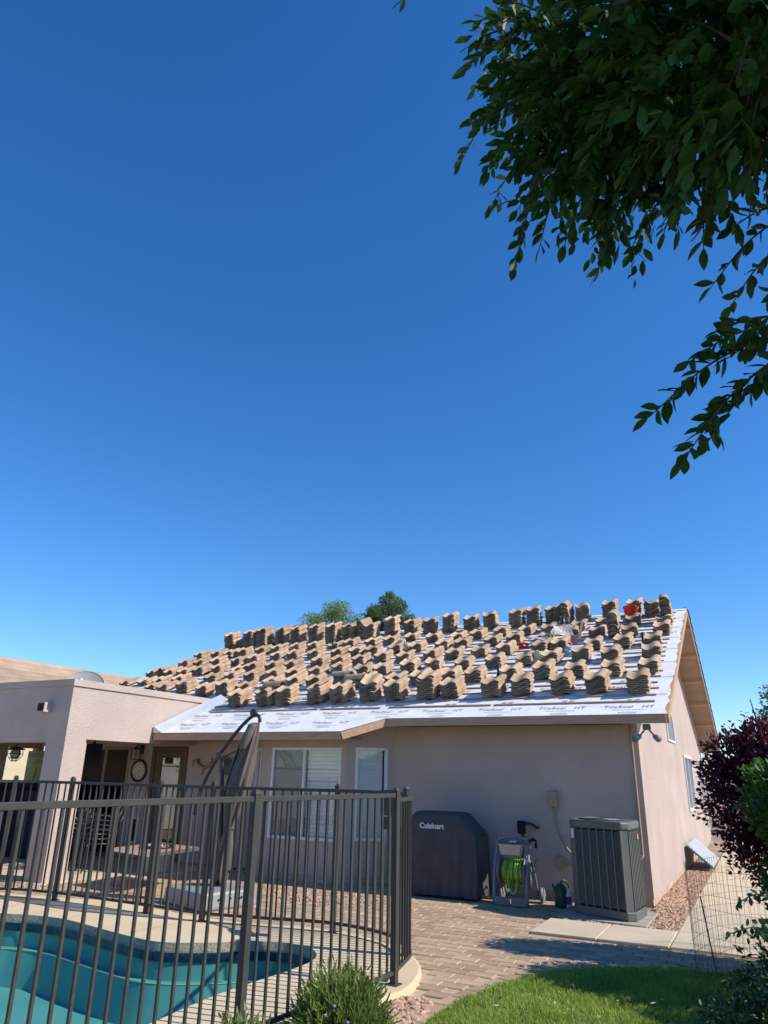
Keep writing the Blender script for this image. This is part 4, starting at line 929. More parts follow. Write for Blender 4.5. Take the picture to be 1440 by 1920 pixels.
def louvres(a, b, lip, cols, name='louvre_panel', pitch=.0205):
    a, b = Vector((*a,0)), Vector((*b,0)); d = (b-a).normalized(); nn = Vector((d.y,-d.x,0)); L = (b-a).length; mb = MB()
    z = .125
    while z < AH-.115:
        p, q = a+nn*(-.004), b+nn*(-.004); p2, q2 = a-nn*.016, b-nn*.016
        mb.add([AQ(p.x,p.y,z),AQ(q.x,q.y,z),AQ(q2.x,q2.y,z+.013),AQ(p2.x,p2.y,z+.013),AQ(p.x,p.y,z+lip),AQ(q.x,q.y,z+lip)],[(0,1,2,3),(4,5,1,0),(3,2,5,4)]); z += pitch
    o = build(name, mb, 'acfin', acu)
    for k in range(cols+1):
        t = k/cols; p = a+d*(L*t)
        P = [p-d*.008+nn*.004,p+d*.008+nn*.004,p+d*.008-nn*.012,p-d*.008-nn*.012]
        build('rib', MB().hexa([AQ(q.x,q.y,.10) for q in P],[AQ(q.x,q.y,AH-.10) for q in P]), 'ac', o)
louvres(octo[0],octo[1],.003,6); louvres(octo[2],octo[3],.0105,7); louvres(octo[6],octo[7],.006,6)
gr = MB()
for r_ in (.07,.115,.16,.205,.25,.285): gr.tube([AQ(ACX+r_*math.cos(2*math.pi*j/24),ACY+r_*math.sin(2*math.pi*j/24),AH+.012) for j in range(24)],.004,5,True)
for j in range(12): gr.tube([AQ(ACX+.05*math.cos(j*.5236),ACY+.05*math.sin(j*.5236),AH+.012),AQ(ACX+.295*math.cos(j*.5236),ACY+.295*math.sin(j*.5236),AH+.008)],.004,5)
build('fan_grille', gr, 'ac', acu); build('fan_recess', MB().lathe([(.001,0),(.29,0),(.29,.002)],AQ(ACX,ACY,AH+.0015),24), 'acdark', acu)
la, lb_ = Vector((0,.06,0)), Vector((.07,-.02,0)); ld = (lb_-la).normalized(); lnn = Vector((ld.y,-ld.x,0))
Q4 = [la+ld*.02+lnn*.002, la+ld*.085+lnn*.002, la+ld*.085+lnn*.0005, la+ld*.02+lnn*.0005]
build('rating_label', MB().hexa([AQ(q.x,q.y,.87) for q in Q4],[AQ(q.x,q.y,.985) for q in Q4]), 'white', acu)
ra, rb = Vector((.78,-.18,0)), Vector((.83,.32,0)); rd_ = (rb-ra).normalized(); rn = Vector((rd_.y,-rd_.x,0))
Q4 = [ra+rd_*.36+rn*.010, ra+rd_*.42+rn*.010, ra+rd_*.42+rn*.005, ra+rd_*.36+rn*.005]
build('badge', MB().hexa([AQ(q.x,q.y,.885) for q in Q4],[AQ(q.x,q.y,.94) for q in Q4]), 'salmon', acu)

# ------------------------------------------------------------------ covered grill
gc = thing('grill_cover','dark charcoal cloth cover with white lettering over a barbecue grill','grill cover',(-4.3,10.75,0))
GX0, GX1, GYF, GYB = -4.80, -3.80, 10.50, 11.12
def gh(x):
    t = (x+4.13)/(.33); t = min(1,max(0,t)); t = t*t*(3-2*t); return 1.125-.24*t
def gpt(u, v):
    x = GX0+(GX1-GX0)*u; h = gh(x); e = 0.05*(1-min(1,min(u,1-u)/.05)); h -= e*.8
    seq = [(GYF-.01,.03),(GYF+.02,h-.06),(GYF+.05,h-.012),(GYF+.10,h),(GYB-.10,h),(GYB-.05,h-.012),(GYB-.02,h-.06),(GYB,.03)]
    ks = [0,.42,.455,.48,.55,.575,.6,1.0]
    for k in range(7):
        if v <= ks[k+1]+1e-9:
            t = (v-ks[k])/(ks[k+1]-ks[k]); y = seq[k][0]+(seq[k+1][0]-seq[k][0])*t; z = seq[k][1]+(seq[k+1][1]-seq[k][1])*t; break
    fold = (.016*math.sin(19*x+2*z+.8*math.sin(6*z))+.010*math.sin(41*x-3.1*z)+.010*math.sin(7*z+5*x)+.016*math.exp(-((x+4.10-.05*z)/.035)**2)-.014*math.exp(-((x+4.02)/.03)**2))
    w = (1-z/1.2)*.7+.3
    if v < .5: y -= fold*w
    else: y += fold*w
    x += .008*math.sin(9*z+4*y)*(1 if 0 < u < 1 else .5)+(u-.5)*.05*(1-z)
    return (x, y, z)
mb = MB(); mb.grid(gpt, 60, 70)
nv = 71
for u in (0,60):
    ids = [u*nv+j for j in range(nv)]; c = len(mb.v); P = [mb.v[i] for i in ids]
    # side cloth: strips between front and back halves
    cols = 6; base = len(mb.v)
    half = 35
    rows_ = []
    for j in range(half+1):
        a, b = Vector(P[j]), Vector(P[nv-1-j]); r_ = [ids[j]]
        for k2 in range(1,cols):
            q = a.lerp(b,k2/cols); q.x += (.012*math.sin(k2*2.1+q.z*4))*(1 if u else -1); r_.append(len(mb.v)); mb.v.append(tuple(q))
        r_.append(ids[nv-1-j]); rows_.append(r_)
    for j in range(half):
        for k2 in range(cols):
            f = (rows_[j][k2],rows_[j][k2+1],rows_[j+1][k2+1],rows_[j+1][k2]); mb.f.append(f if u else f[::-1])
build('cover', mb, 'cover', gc, smooth=True)
build('hem_cord', MB().tube([(GX0+(GX1-GX0)*t*1.04-.02,GYF-.03+.008*math.sin(9*t),.012) for t in [i/14 for i in range(15)]],.006,6), 'black', gc)
build('strap', MB().box(-4.07,-3.97,GYF+.34,GYF+.38,1.095,1.105), 'black', gc)
def settext(name, s, size, loc, rot, material, parent, bold=0.0, sx=1.0, sy=1.0):
    me = textmesh(s, size, .0015, 1.0, bold); me.materials.append(M[material]); o = mk(name, me, parent); o.location = Vector(loc)-(wloc(parent) if parent else Vector()); o.rotation_euler = rot; o.scale = (sx,sy,1); return o
settext('lettering','Cuisinart',.105,(-4.46,GYF-.013,.935),(R(88),0,0),'white',gc,.003)

# ------------------------------------------------------------------ hose reel cart
hr = thing('hose_reel','grey plastic hose reel cart wound with lime green hose','hose reel',(-3.27,10.6,0))
def side(x, sx):
    mb = MB(); mb.tube(spline([(x,10.38,.02),(x,10.40,.30),(x,10.50,.55),(x,10.62,.76),(x,10.66,.80)],5),.022,8)
    mb.tube(spline([(x,10.92,.10),(x,10.82,.30),(x,10.70,.48),(x,10.58,.50),(x,10.44,.40)],5),.02,8); return mb
for x in (-3.50,-3.04): build('side_frame', side(x,1), 'reel', hr, smooth=True)
build('foot_panel', MB().box(-3.49,-3.28,10.365,10.40,.01,.115), 'reel', hr, bevel=.012); build('foot_panel', MB().box(-3.265,-3.05,10.365,10.40,.01,.115), 'reel', hr, bevel=.012)
build('top_handle', MB().tube(spline([(-3.50,10.65,.78),(-3.46,10.64,.815),(-3.27,10.63,.835),(-3.08,10.64,.815),(-3.04,10.65,.78)],5),.024,8), 'reel', hr, smooth=True)
build('lower_bar', MB().bar((-3.50,10.66,.765),(-3.04,10.66,.765),.02,.045), 'reel', hr)
tr = MB(); a = [(-3.44,10.46),(-3.12,10.46),(-3.12,10.62),(-3.44,10.62)]; b = [(-3.41,10.485),(-3.15,10.485),(-3.15,10.60),(-3.41,10.60)]
tr.add([(x,y,.755) for x,y in a]+[(x,y,.62) for x,y in b]+[(x+(.008 if x < -3.3 else -.008),y+(.008 if y < 10.55 else -.008),.755) for x,y in a],[(4,7,6,5)]+[(i,4+i,4+(i+1)%4,(i+1)%4) for i in range(4)]+[(i,(i+1)%4,8+(i+1)%4,8+i) for i in range(4)])
build('tray', tr, 'reeltan', hr); build('nozzle', MB().tube([(-3.32,10.54,.76),(-3.26,10.54,.79),(-3.20,10.53,.78)],.02,8), 'chrome', hr, smooth=True)
for x in (-3.455,-3.085): build('spool_disc', MB().lathe([(.06,-.012),(.20,-.012),(.215,0),(.20,.012),(.06,.012)],(x,10.60,.40),24,'x'), 'reel', hr, smooth=True)
hz = []
for i in range(9*16):
    t = i/16; a = 2*math.pi*t; hz.append((-3.42+t*.033, 10.60+.125*math.cos(a), .40+.125*math.sin(a)))
ho = build('hose', MB().tube(hz,.0165,7), 'hose', hr, smooth=True)
hz2 = []
for i in range(7*16):
    t = i/16; a = 2*math.pi*t; hz2.append((-3.40+t*.04+.01*math.sin(t*3), 10.60+(.153+.008*math.sin(t*2.3))*math.cos(a), .40+(.153+.008*math.sin(t*2.3))*math.sin(a)))
build('outer_turns', MB().tube(hz2,.0165,7), 'hose', ho, smooth=True)
build('loose_end', MB().tube(spline([(-3.30,10.44,.45),(-3.31,10.425,.32),(-3.285,10.42,.20),(-3.24,10.425,.155),(-3.20,10.43,.20),(-3.19,10.44,.30)],5),.016,7), 'hose', ho, smooth=True)
build('coupling', MB().lathe([(.012,0),(.02,.004),(.02,.04),(.014,.045)],(-3.305,10.42,.175),10), 'chrome', hr)
build('crank', MB().tube([(-3.02,10.60,.40),(-2.97,10.60,.42),(-2.97,10.60,.56),(-2.92,10.60,.58)],.014,8), 'reel', hr)
build('hose_guide', MB().tube([(-3.04,10.62,.80),(-2.98,10.60,.83),(-2.93,10.58,.80),(-2.94,10.56,.72)],.022,8), 'black', hr, smooth=True)
for x in (-3.56,-2.98): build('wheel', MB().lathe([(.03,-.02),(.085,-.022),(.10,-.012),(.10,.012),(.085,.022),(.03,.02)],(x,10.93,.10),18,'x'), 'reel', hr, smooth=True)
build('supply_hose', MB().tube(spline([(-3.47,10.75,.35),(-3.62,10.9,.28),(-3.72,10.95,.12),(-3.60,11.1,.03),(-3.35,11.25,.5),(-3.33,11.30,.82)],6),.013,7), 'black', hr, smooth=True)
wc = thing('watering_can','dark green plastic watering can beside the air conditioner','watering can',(-2.68,10.80,0))
build('body', MB().lathe([(.001,0),(.095,0),(.10,.01),(.098,.19),(.085,.24),(.055,.275),(.035,.285),(.032,.26)],wc.location,18), 'green', wc, smooth=True)
build('handle', MB().tube(spline([(-2.68,10.74,.275),(-2.65,10.78,.325),(-2.59,10.83,.27),(-2.585,10.84,.12)],5),.013,7), 'green', wc, smooth=True)
build('spout', MB().tube([(-2.75,10.84,.08),(-2.83,10.92,.25)],[.025,.014],8), 'green', wc)
sb = thing('spray_bottle','white bottle with purple label standing beside the watering can','bottle',(-2.57,10.74,.0))
build('body', MB().lathe([(.001,0),(.035,0),(.037,.01),(.037,.16),(.018,.19),(.016,.20)],sb.location,14), 'vinyl', sb, smooth=True)
build('label_band', MB().lathe([(.0372,.045),(.0376,.05),(.0376,.135),(.0372,.14)],sb.location,14), 'purple', sb, smooth=True)
build('cap', MB().box(-2.592,-2.548,10.725,10.755,.20,.235), 'vinyl', sb, bevel=.006)
# security light under the eave corner
sl = thing('security_light','grey twin-head security light under the eave corner','light',(-1.36,10.86,2.30))
build('box', MB().box(-1.41,-1.31,10.80,10.90,2.28,2.36), 'ac', sl, bevel=.012)
for dx in (-1,1):
    p = Vector((-1.36+dx*.03,10.83,2.28)); q = p+Vector((dx*.075,-.04,-.09)); r_ = q+Vector((dx*.05,-.07,-.035))
    a = build('arm', MB().tube([p,q],.012,7), 'ac', sl); build('lamp_head', MB().tube([q-(r_-q)*.35,q,r_],[.022,.036,.047],12), 'reel', sl, smooth=True)

# ------------------------------------------------------------------ umbrella
um = thing('cantilever_umbrella','closed taupe cantilever umbrella on a grey water-filled base','umbrella',(-6.73,8.36,0))
d1, d2 = Vector((.31,.95,0)), Vector((-.95,.31,0)); N0 = Vector((-6.41,7.83,0))
c4 = [N0,N0+d1*.84,N0+d1*.84+d2*.95,N0+d2*.95]; cc = sum(c4,Vector())/4
build('base', MB().hexa([c+Vector((0,0,0)) for c in c4],[cc+(c-cc)*.965+Vector((0,0,.205)) for c in c4]), 'basin', um, bevel=.03)
for t in (.3,.5,.7): 
    p = N0+d1*.84*t+Vector((0,0,.12))-d2*.0; build('base_plug', MB().lathe([(.008,-.012),(.012,-.006),(.012,.012)],p,8,'y'), 'black', um)
build('base_plate', MB().lathe([(.10,.205),(.10,.218),(.045,.225),(.045,.26)],(-6.69,8.5,0),14), 'iron', um, smooth=True)
build('mast', MB().tube(spline([(-6.69,8.5,.22),(-6.74,8.5,.9),(-6.80,8.5,1.5),(-6.845,8.5,1.83)],6),.030,10), 'iron', um, smooth=True)
ar = build('arm', MB().tube(spline([(-7.24,8.5,1.05),(-7.19,8.5,1.28),(-7.05,8.5,1.60),(-6.88,8.5,1.86),(-6.62,8.5,2.16),(-6.42,8.5,2.34),(-6.30,8.5,2.39),(-6.235,8.5,2.35),(-6.23,8.5,2.29)],6),.026,10), 'iron', um, smooth=True)
build('knuckle', MB().lathe([(.02,-.045),(.05,-.04),(.05,.04),(.02,.045)],(-6.87,8.5,1.84),12,'y'), 'iron', ar)
build('top_pulley', MB().lathe([(.02,-.02),(.055,-.018),(.055,.018),(.02,.02)],(-6.33,8.48,2.42),14,'y'), 'iron', ar, smooth=True)
build('strut', MB().tube([(-6.84,8.5,1.80),(-6.72,8.5,1.86),(-6.60,8.5,1.90)],.014,8), 'iron', um)
build('runner_pole', MB().tube(spline([(-6.37,8.47,2.26),(-6.55,8.47,1.90),(-6.66,8.47,1.55),(-6.72,8.47,1.30)],5),.022,8), 'iron', um, smooth=True)
axis_ = spline([(-6.265,8.49,2.285),(-6.33,8.49,2.05),(-6.43,8.49,1.70),(-6.50,8.49,1.42),(-6.555,8.49,1.15),(-6.60,8.49,.91),(-6.63,8.49,.60),(-6.655,8.49,.34),(-6.665,8.49,.22)],6)
rad = spline([(.035,0),(.075,0),(.118,0),(.130,0),(.105,0),(.05,0),(.095,0),(.085,0),(.05,0)],6)
mb = MB(); n = 48; vs = []
for i, (p, r_) in enumerate(zip(axis_,rad)):
    for j in range(n):
        a = 2*math.pi*j/n; tt = i/len(axis_); rr = max(.02,r_.x)*(1+.22*math.cos(8*a+3*tt)+.10*math.cos(13*a-5*tt)+.05*math.sin(21*a+9*tt))
        vs.append((p.x+rr*math.cos(a)*1.0, p.y+rr*math.sin(a), p.z+.02*math.sin(3*a)*(tt > .85)*3))
mb.add(vs,[(i*n+j,i*n+(j+1)%n,(i+1)*n+(j+1)%n,(i+1)*n+j) for i in range(len(axis_)-1) for j in range(n)]+[tuple(range(n-1,-1,-1))])
cn = build('canopy', mb, 'canopy', um, smooth=True)
build('tie_strap', MB().tube([(-6.60+.072*math.cos(2*math.pi*j/16),8.49+.072*math.sin(2*math.pi*j/16),.91+.006*math.sin(j)) for j in range(16)],.009,6,True), 'canopy', cn)
build('vent_flap', MB().tube(spline([(-6.27,8.44,2.27),(-6.34,8.40,2.10),(-6.40,8.37,1.92)],5),[.035+.03*math.sin(i/10*3) for i in range(11)],8), 'canopy', cn, smooth=True)

# ------------------------------------------------------------------ patio furniture
tb = thing('patio_table','low square patio table with wood top and thin metal legs','table',(-8.4,9.08,0))
tc4 = [(-8.86,8.66),(-7.88,8.42),(-7.92,9.50),(-8.94,9.72)]
build('table_top', MB().prism(tc4,.495,.525), 'wood', tb, bevel=.004)
e4 = [(-8.4+(x+8.4)*1.012,9.08+(y-9.08)*1.012) for x,y in tc4]; mb = MB()
for i in range(4): mb.bar((*e4[i],.508),(*e4[(i+1)%4],.508),.012,.045)
build('metal_edge', mb, 'chrome', tb)
for x, y in [(-8.4+(x+8.4)*.86,9.08+(y-9.08)*.86) for x,y in tc4]: build('leg', MB().tube([(x,y,.0),(x,y,.495)],.014,8), 'iron', tb)
fbw = thing('fire_bowl','dark metal ring with stones lying in the middle of the patio table','fire bowl',(-8.4,9.1,.525))
build('ring', MB().tube([(-8.4+.24*math.cos(2*math.pi*j/24),9.1+.24*math.sin(2*math.pi*j/24),.545) for j in range(24)],.018,8,True), 'iron', fbw, smooth=True)
for j in range(9):
    a = j*.7; c = (-8.4+.13*math.cos(a)*(.5+.5*(j%2)),9.1+.13*math.sin(a)*(.5+.5*(j%2)),.548); build('stone', MB().lathe([(.001,-.02),(.03,-.015),(.04,.0),(.025,.02),(.001,.025)],c,7), 'rock', fbw)
dm = thing('drum_stool','tan round drum stool behind the patio table','stool',(-9.5,10.30,.012))
build('body', MB().lathe([(.25,0),(.265,.01),(.27,.05),(.27,.40),(.26,.42),(.001,.43)],dm.location,24), 'tan', dm, smooth=True)
build('rim', MB().lathe([(.273,.0),(.278,.01),(.278,.035),(.273,.045)],dm.location,24), 'foil', dm, smooth=True)
# stacking chairs
def chair_parts():
    P = {}
    legs = []
    for sx in (-1,1):
        legs.append(MB().tube(spline([(sx*.24,-.24,0),(sx*.235,-.22,.25),(sx*.23,-.20,.44)],4),.011,6))
        legs.append(MB().tube(spline([(sx*.24,.27,0),(sx*.235,.24,.25),(sx*.23,.20,.44)],4),.011,6))
    P['leg'] = legs
    s = MB()
    for i in range(9): y = -.20+i*.05; s.bar((-.22,y,.44),(.22,y,.44),.024,.006)
    s.tube([(-.23,-.21,.44),(.23,-.21,.44),(.23,.21,.44),(-.23,.21,.44)],.011,6,True); P['seat'] = [s]
    b = MB(); b.tube(spline([(-.22,.20,.44),(-.25,.25,.62),(-.22,.30,.82),(-.12,.33,.92),(.12,.33,.92),(.22,.30,.82),(.25,.25,.62),(.22,.20,.44)],5),.011,6)
    b.tube([(-.17,.285,.75),(0,.325,.90),(.17,.285,.75),(0,.245,.60)],.008,6,True); b.tube([(-.10,.285,.75),(0,.305,.84),(.10,.285,.75),(0,.265,.66)],.008,6,True)
    b.tube([(-.245,.255,.64),(0,.255,.64),(.245,.255,.64)],.008,6); P['backrest'] = [b]
    a = []
    for sx in (-1,1): a.append(MB().tube(spline([(sx*.235,-.21,.44),(sx*.27,-.22,.60),(sx*.28,-.10,.66),(sx*.27,.12,.65),(sx*.25,.25,.64)],4),.011,6))
    P['armrest'] = a; return P
CP = {}
for k, lst in chair_parts().items():
    CP[k] = []
    for m_ in lst:
        me = bpy.data.meshes.new(k); me.from_pydata(m_.v,[],m_.f); me.materials.append(M['iron']); me.polygons.foreach_set('use_smooth',[True]*len(me.polygons)); CP[k].append(me)
def chair(loc, rot, label, grp):
    t = thing('stacking_chair',label,'chair',loc,grp); t.rotation_euler = (0,0,rot)
    for k, ms in CP.items():
        for me in ms: mk(k, me, t)
    return t
cr_ = math.atan2(-.6,.8)
nm = ['bottom','second from bottom','second from top','top']
for k in range(4):
    chair((-10.28-.02*k,9.72-.03*k,.012+.075*k), R(-38), f'black metal chair, {nm[k]} of the four-chair stack under the patio', 'stacked black metal patio chairs')
for k in range(3):
    chair((-10.95-.02*k,9.62-.03*k,.012+.075*k), R(-30), f'black metal chair, {["bottom","middle","top"][k]} of the three-chair stack behind the patio pier', 'stacked black metal patio chairs behind the pier')
# things on and under the patio
ck = thing('wall_clock','round ivory wall clock with dark rim below the wall lantern','clock',(-11.26,11.43,1.61))
build('rim', MB().lathe([(.165,-.005),(.175,-.03),(.195,-.045),(.215,-.03),(.222,-.0)],ck.location,32,'y'), 'iron', ck, smooth=True)
build('face', MB().lathe([(.001,-.012),(.17,-.012),(.17,-.008)],ck.location,32,'y'), 'clockface', ck)
for i in range(12):
    a = R(30*i); r0, r1 = (.125,.155); p = lambda r_: (-11.26+r_*math.sin(a),11.416,1.61+r_*math.cos(a)); build('hour_mark', MB().bar(p(r0),p(r1),.010,.002,(0,1,0)), 'iron', ck)
for a, L, w in ((R(112),.085,.012),(R(222),.13,.008)): build('hand', MB().bar((-11.26,11.414,1.61),(-11.26+L*math.sin(a),11.414,1.61+L*math.cos(a)),.002,w,(0,1,0)), 'iron', ck)
ln_ = thing('wall_lantern','black carriage lantern on the wall above the clock','lantern',(-11.25,11.43,1.95))
build('back_plate', MB().box(-11.30,-11.20,11.40,11.43,1.93,2.10), 'iron', ln_); build('bracket', MB().tube([(-11.25,11.41,2.06),(-11.25,11.30,2.12),(-11.25,11.27,2.06)],.012,6), 'iron', ln_)
build('roof_cap', MB().lathe([(.10,2.01-1.95),(.085,.075),(.03,.12),(.012,.13)],(-11.25,11.27,1.95),4), 'iron', ln_); build('glass', MB().box(-11.305,-11.195,11.215,11.325,1.83,2.005), 'glass', ln_)
mb = MB()
for sx in (-1,1):
    for sy in (-1,1): mb.bar((-11.25+sx*.058,11.27+sy*.058,1.82),(-11.25+sx*.064,11.27+sy*.064,2.012),.012,.012)
mb.box(-11.315,-11.185,11.205,11.335,1.81,1.828); build('cage', mb, 'iron', ln_)
def pendant(loc, label):
    t = thing('pendant_lamp',label,'lamp',loc,'pendant lamps under the patio roof'); x,y,z = loc
    build('rod', MB().tube([(x,y,z+.12),(x,y,2.22)],.008,6), 'iron', t); build('shade', MB().lathe([(.05,.13),(.16,.09),(.17,.075),(.16,.07),(.05,.10)],loc,18), 'iron', t, smooth=True)
    build('globe', MB().lathe([(.001,-.10),(.06,-.085),(.095,-.02),(.09,.05),(.06,.085)],loc,16), 'dish', t, smooth=True)
    mb = MB()
    for j in range(6):
        a = j*math.pi/3; mb.tube(spline([(x+.11*math.cos(a),y+.11*math.sin(a),z+.08),(x+.135*math.cos(a),y+.135*math.sin(a),z-.01),(x+.06*math.cos(a),y+.06*math.sin(a),z-.12)],4),.006,5)
    for r_, dz in ((.135,0),(.10,-.07)): mb.tube([(x+r_*math.cos(a*.5236),y+r_*math.sin(a*.5236),z+dz) for a in range(12)],.006,5,True)
    mb.lathe([(.06,-.135),(.06,-.12),(.02,-.115)],loc,10); build('cage', mb, 'iron', t)
pendant((-12.66,9.6,1.87),'black caged pendant lamp hanging at the left of the patio'); pendant((-11.05,9.55,1.88),'black caged pendant lamp hanging beside the television')
tv = thing('television','black television hung under the patio beam','television',(-10.6,9.9,2.2))
build('screen', MB().hexa([(-11.25,9.86,1.66),(-10.62,9.72,1.66),(-10.61,9.76,1.66),(-11.24,9.90,1.66)],[(-11.25,9.91,2.06),(-10.62,9.77,2.06),(-10.61,9.81,2.06),(-11.24,9.95,2.06)]), 'black', tv, bevel=.01)
build('mount', MB().tube([(-10.93,9.86,2.0),(-10.93,9.95,2.22)],.025,8), 'iron', tv)
bs = thing('bar_sign','yellow-green painted bar sign hanging under the patio','sign',(-14.0,11.2,1.66))
build('board', MB().box(-14.32,-13.66,11.18,11.21,1.30,1.97), 'signy', bs)
settext('lettering','BACKYARD',.12,(-13.99,11.176,1.88),(R(90),0,0),'teal',bs,.004,1,1); settext('lettering','BAR',.12,(-13.93,11.176,1.75),(R(90),0,0),'teal',bs,.004)
build('painted_palm', MB().tube(spline([(-14.05,11.178,1.35),(-14.0,11.178,1.5),(-13.98,11.178,1.62)],4),.012,6), 'teal', bs)
build('hanger', MB().tube([(-13.99,11.195,1.97),(-13.99,11.195,2.22)],.006,6), 'iron', bs)
bc = thing('bar_cabinet','navy cloth covered bar cabinet at the back of the patio','cabinet',(-13.0,10.6,.012))
build('body', MB().box(-14.1,-12.35,10.2,10.9,.012,1.22), 'navy', bc, bevel=.03); build('raised_lid', MB().box(-13.9,-12.9,10.3,10.85,1.215,1.36), 'navy', bc, bevel=.04)
build('shelf', MB().box(-12.34,-11.75,10.3,10.9,.85,.90), 'reel', bc); build('lower_body', MB().box(-12.33,-11.8,10.35,10.85,.012,.85), 'navy', bc)
gk = thing('gecko_art','brass and copper gecko wall ornament left of the umbrella','wall ornament',(-9.6,11.42,1.73))
build('body', MB().tube(spline([(-9.86,11.41,1.70),(-9.88,11.41,1.78),(-9.80,11.41,1.82),(-9.70,11.41,1.74),(-9.58,11.41,1.69),(-9.45,11.41,1.74),(-9.36,11.41,1.79),(-9.30,11.41,1.77)],5),[.008+.02*math.sin(math.pi*i/35) for i in range(36)],7), 'gold', gk, smooth=True)
for x, z, dx, dz in ((-9.68,1.73,-.05,.12),(-9.60,1.69,-.02,-.12),(-9.45,1.73,.02,-.12),(-9.48,1.74,.06,.11)):
    lg = build('leg', MB().tube([(x,11.41,z),(x+dx,11.41,z+dz*.6),(x+dx*1.2,11.41,z+dz)],.007,6), 'iron', gk)
    build('toes', MB().tube([(x+dx*1.2-.03,11.41,z+dz*1.15),(x+dx*1.2,11.41,z+dz),(x+dx*1.2+.03,11.41,z+dz*1.15)],.004,5), 'iron', lg)
sn = thing('sun_art','black metal sunburst ornament on the wall behind the umbrella','wall ornament',(-9.05,11.42,1.72))
build('disc', MB().lathe([(.001,-.02),(.13,-.015),(.14,0)],sn.location,20,'y'), 'iron', sn)
for j in range(16):
    a = j*math.pi/8; r1 = .24 if j % 2 else .20; build('ray', MB().add([(-9.05+.13*math.cos(a-.12),11.405,1.72+.13*math.sin(a-.12)),(-9.05+.13*math.cos(a+.12),11.405,1.72+.13*math.sin(a+.12)),(-9.05+r1*math.cos(a+.06),11.405,1.72+r1*math.sin(a+.06))],[(0,1,2)]), 'iron', sn)
# corrugated panel propped against the gable wall
pp = thing('corrugated_panel','ribbed bright metal panel propped over a wire frame beside the gable wall','panel',(-1.3,16.8,0))
pa, pb, pc_ = Vector((-1.53,16.15,.44)), Vector((-1.10,16.15,.08)), Vector((0,1.9,0))
build('backing', MB().add([pa,pb,pb+pc_,pa+pc_],[(0,1,2,3)]), 'suns', pp)
up_ = Vector((.44,0,.43)).normalized()
for i in range(11):
    y0_, y1_ = pc_*((i+.10)/11), pc_*((i+.56)/11)
    build('rib', MB().hexa([pa+y0_,pb+y0_,pb+y1_,pa+y1_],[pa+y0_*.9+y1_*.1+up_*.03,pb+y0_*.9+y1_*.1+up_*.03,pb+y1_*.9+y0_*.1+up_*.03,pa+y1_*.9+y0_*.1+up_*.03]), 'vinyl', pp)
build('edge_trim', MB().tube([pa,pb],.018,6), 'green', pp); build('edge_trim', MB().tube([pa+pc_,pb+pc_],.018,6), 'green', pp)
for i in range(9): 
    x = -1.53+.05*i; build('wire', MB().tube([(x,16.16,0),(x,16.16,.5-.05*i)],.004,5), 'wire', pp)

# ------------------------------------------------------------------ gravel, lawn, wire
def poly_pts(poly, n):
    xs = [p[0] for p in poly]; ys_ = [p[1] for p in poly]; out = np.zeros((0,2))
    while len(out) < n:
        X = rng.uniform(min(xs),max(xs),n*2); Y = rng.uniform(min(ys_),max(ys_),n*2); k = inpoly_np(X,Y,poly); out = np.vstack([out,np.stack([X[k],Y[k]],1)])
    return out[:n]
a = stones('rock_mulch', poly_pts(ROCKA,900), -.005, .018, .036, 'rock'); tag(a,'pinkish crushed rock between the bush and the paving','gravel',kind='stuff')
STRIP = [(-1.54,9.82),(-1.13,9.82),(-1.13,24),(-1.54,24)]
q = poly_pts([(-1.56,9.82),(-1.12,9.82),(-1.12,16.5),(-1.56,16.5)],3000); k = ~((q[:,0] < -1.50)&(q[:,1] < 10.9))
a = stones('gravel_strip', q[k], .0, .014, .028, 'rock'); tag(a,'reddish gravel strip between gable wall and side walk','gravel',kind='stuff')
sheet('gravel_bed', [(-2.6,9.80),(-1.115,9.80),(-1.115,24),(-1.56,24),(-1.56,11.44),(-2.6,11.44)], -.008, 'soil')
q = poly_pts([(-2.45,9.82),(-1.5,9.82),(-1.5,9.95),(-2.45,10.03)],260); a = stones('pad_gravel', q, .0, .012, .026, 'rock'); tag(a,'narrow line of gravel between the slabs and equipment pad','gravel',kind='stuff')
gx = rng.normal(size=(420,2))*np.array([.42,.20])+np.array([-5.85,9.55]); a = stones('spilled_gravel', gx, .0, .012, .026, 'rock'); tag(a,'pale gravel spilled on the paving in front of the bay','gravel',kind='stuff')
gx = rng.normal(size=(120,2))*np.array([.25,.12])+np.array([-9.95,8.12]); a = stones('pier_gravel', gx, .0, .012, .024, 'rock'); tag(a,'scattered pebbles at the foot of the patio pier','gravel',kind='stuff')
struct(sheet('lawn', LAWNP, .004, 'lawnsoil'))
def blades(n, poly, hmin, hmax, w):
    P = poly_pts(poly, n); h = rng.uniform(hmin,hmax,n)*(0.8+.4*np.sin(P[:,0]*9+2*np.sin(P[:,1]*7))*.5); a = rng.uniform(0,6.28,n); b = rng.uniform(0,6.28,n); le = rng.uniform(.1,.75,n)*h
    c, s = np.cos(a)*w/2, np.sin(a)*w/2; z0 = np.full(n,.0)
    bx, by = np.cos(b)*le, np.sin(b)*le
    V = np.stack([np.stack([P[:,0]-c,P[:,1]-s,z0],1),np.stack([P[:,0]+c,P[:,1]+s,z0],1),np.stack([P[:,0]+c*.7+bx*.4,P[:,1]+s*.7+by*.4,h*.65],1),np.stack([P[:,0]-c*.7+bx*.4,P[:,1]-s*.7+by*.4,h*.65],1),np.stack([P[:,0]+bx,P[:,1]+by,h],1)],1)
    F = np.array([(0,1,2),(0,2,3),(3,2,4)])[None]+(np.arange(n)*5)[:,None,None]
    return V.reshape(-1,3), F.reshape(-1,3)
V, F = blades(90000, LAWN+[(0.4,8.15),(.4,4.3),(-2.33,4.3)], .022, .062, .0055)
